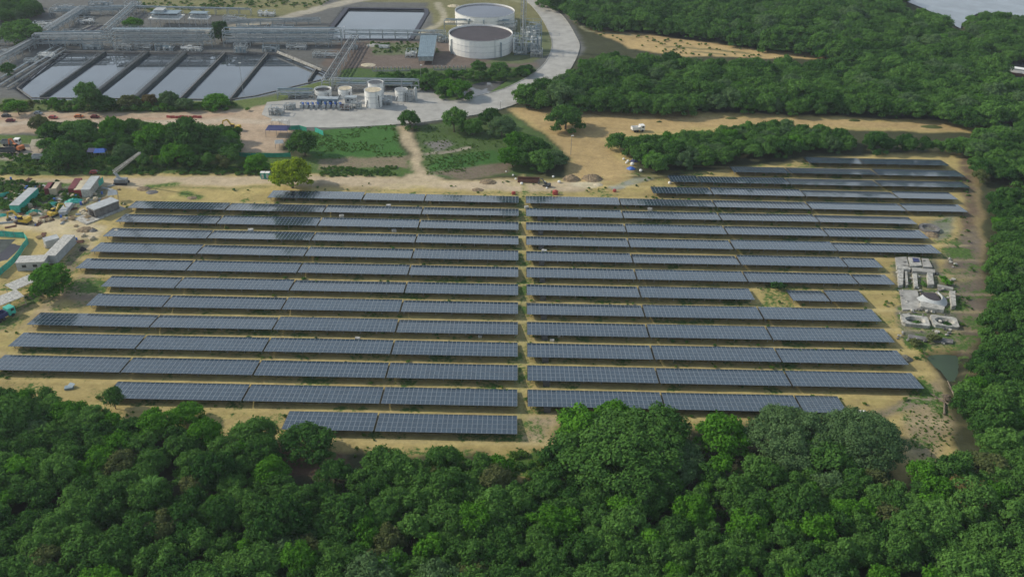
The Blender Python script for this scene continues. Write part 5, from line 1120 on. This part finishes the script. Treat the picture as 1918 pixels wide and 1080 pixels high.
t = slab([(1708, 487), (1719, 488), (1721, 494), (1710, 494)], .85, 'navy', 'dark blue cover lying on a pale slab of the ruins', 'cover', 'cover', z0=.62)
def basin_ring(cx, cy_, rxp, ryp, wd, h, mat, label, ang=0, inner='algae_wall', square=None):
    c = G(cx, cy_); rx_ = rxp*MPP(cx, cy_); ry_ = rx_*ryp; t = thing('concrete_basin', label, 'basin', c, ang); n_ = 28; mb = MB(); vs_ = []; fs = []
    for k in range(n_):
        a = 2*math.pi*k/n_; x, y = math.cos(a), math.sin(a)
        if square: q_ = 1/max(abs(x), abs(y)); q_ = min(q_, 1.28); ox, oy = x*q_*(rx_+wd), y*q_*(ry_+wd)
        else: ox, oy = x*(rx_+wd), y*(ry_+wd)
        vs_ += [(ox, oy, -.1), (ox, oy, h), (x*rx_, y*ry_, h*.95), (x*rx_*.85, y*ry_*.85, .08)]
    for k in range(n_):
        j = (k+1) % n_
        for r_ in range(3): fs.append((k*4+r_, j*4+r_, j*4+r_+1, k*4+r_+1))
    mb.add(vs_, fs); mb.build('rim', mat, t); mb = MB(); mb.add([(math.cos(2*math.pi*k/n_)*rx_*.86, math.sin(2*math.pi*k/n_)*ry_*.86, .1) for k in range(n_)], [tuple(range(n_))]); mb.build('floor', inner, t); return t
basin_ring(1713, 604, 18, .62, .9, 1.0, 'concrete_pale', 'left round concrete basin overgrown inside', R(-12), square=True)
basin_ring(1768, 606, 17, .7, .9, 1.0, 'concrete_pale', 'right round concrete basin overgrown inside', R(-12), square=True)
basin_ring(1740, 430, 13, .9, 1.0, .9, 'concrete_dark', 'oval concrete pit standing alone above the ruins', R(-25), 'rubble')
t = thing('canopy_sheet', 'white torn canopy sheet draped over a dark opening in the ruins', 'sheet', G(1747, 566)); mb = MB(); n_ = 14
for k in range(n_):
    a0, a1 = R(-195+210*k/n_+15), R(-195+210*(k+1)/n_+15)
    def pt(a, r_, z): return (math.cos(a)*r_*1.1, math.sin(a)*r_*1.35+1.5, z)
    mb.add([pt(a0, 3.9, .5), pt(a1, 3.9, .5), pt(a1, 2.5, 1.7), pt(a0, 2.5, 1.7), pt(a0, 2.3, 1.2), pt(a1, 2.3, 1.2)], [(0, 1, 2, 3), (3, 2, 5, 4)])
mb.build('sheet', 'lightgrey', t); mb = MB(); mb.box((0, 1.7, .5), (4.2, 4.6, .8)); mb.build('opening', 'membrane', t)
# broken stones
mb = MB(); mb.box((0, 0, .2), (1, .7, .5), .3, .2); mb.box((.3, .2, .35), (.6, .6, .4), .9, .3); ST = mesh_of(mb, 'rubble', ['concrete_pale'])
STD = ST.copy(); STD.materials.clear(); STD.materials.append(M['concrete_dark'])
for k in range(110):
    px, py = (rnd.uniform(1680, 1790), rnd.uniform(486, 645)); s_ = rnd.uniform(.3, 1.1)
    tag(link('rubble_block', ST if k % 3 else STD, None, G(px, py)+Vector((0, 0, .1)), (rnd.uniform(-.3, .3), 0, rnd.random()*6), (s_, s_, s_)), 'small broken concrete block strewn among the ruins', 'rubble', 'broken concrete blocks of the ruins')
for px, py, wd, kd, mt, lb in ((1775, 528, 24, 'bush', 'leaf_vivid', 'bright green bush at the right of the ruins'), (1768, 520, 18, 'bush', 'leaf_vivid', 'small green bush above the slanting beam of the ruins'), (1718, 604, 18, 'bush', 'leaf', 'bush growing inside the left round basin'), (1772, 607, 20, 'bush', 'leaf', 'bush growing inside the right round basin'), (1731, 530, 16, 'bush', 'leaf', 'dark bush beside the upright block of the ruins'), (1750, 632, 30, 'bush', 'leaf_olive', 'olive scrub below the round basins'), (1715, 640, 28, 'bush', 'leaf_olive', 'olive scrub at the bottom left of the ruins'), (1838, 330, 34, 'small', 'leaf_olive', 'thin pale sapling at the top right corner of the sand'), (1775, 745, 18, 'small', 'deadwood', 'bare grey shrub beside the lower right forest edge'),
      (215, 520, 1, None, None, '')):
    if kd: tree(px, py, wd, kd, lb, mt, .8, 'bush', 'bush')
# dead trunks at the right corner
for px, py, ln, an, lb in ((1785, 735, 9, 80, 'long pale fallen trunk at the right corner of the sand'), (1770, 760, 8, 65, 'leaning fallen trunk below the long pale one'), (1760, 748, 5, 120, 'short fallen branch near the pale trunk'), (1350, 940, 8, 100, 'fallen dark trunk in the forest gap')):
    t = thing('fallen_trunk', lb, 'log', G(px, py), R(an)); mb = MB(); mb.tube((-ln/2, 0, .3), (ln/2, .4, .35), .28, 7, .12); mb.build('stem', 'deadwood', t); mb = MB(); mb.tube((0, 0, .3), (1.5, 1.2, .9), .12, 5, .04); mb.tube((1.5, .2, .3), (2.8, -1, .8), .1, 5, .03); mb.build('branch', 'deadwood', t)
# sand hummocks with scrub in the upper clearing
for px, py, wd, lb in ((1370, 222, 26, 'dark scrub hummock in the long sand strip'), (1745, 238, 44, 'long dark scrub hummock at the right of the sand strip'), (1600, 226, 24, 'small scrub hummock below the rear forest'), (1235, 229, 12, 'tiny scrub hummock in the sand strip')):
    heap(px, py, wd, .7, 'leaf_olive', lb, int(px), 'scrub_hummock', 'bush', .45)
# boat shed by the creek
t = thing('barge', 'white and rust barge moored in the creek at the right edge', 'barge', G(1910, 140), R(-30)); mb = MB(); mb.prism([(-9, -2), (7, -2), (9.5, 0), (7, 2), (-9, 2)], -.4, 1.0); mb.build('hull', 'rust', t); mb = MB(); mb.box((-2, 0, 2), (9, 3, 2)); mb.box((-2, 0, 3.1), (10, 3.6, .15)); mb.build('cabin', 'white', t)

# ================================================================ AIR
mb = MB(); mb.box((0, 1500, 71.5), (8600, 9600, 153)); hz = mb.build('haze', 'white'); hz.data.materials.clear()
m = bpy.data.materials.new('haze'); m.use_nodes = True; m.node_tree.nodes.clear(); o_ = m.node_tree.nodes.new('ShaderNodeOutputMaterial'); v_ = m.node_tree.nodes.new('ShaderNodeVolumePrincipled')
v_.inputs['Color'].default_value = (.80, .88, 1, 1); v_.inputs['Density'].default_value = .00011; v_.inputs['Anisotropy'].default_value = .2
m.node_tree.links.new(v_.outputs[0], o_.inputs['Volume']); hz.data.materials.append(m); tag(hz, 'thin pale haze in the air', None, None, 'stuff')
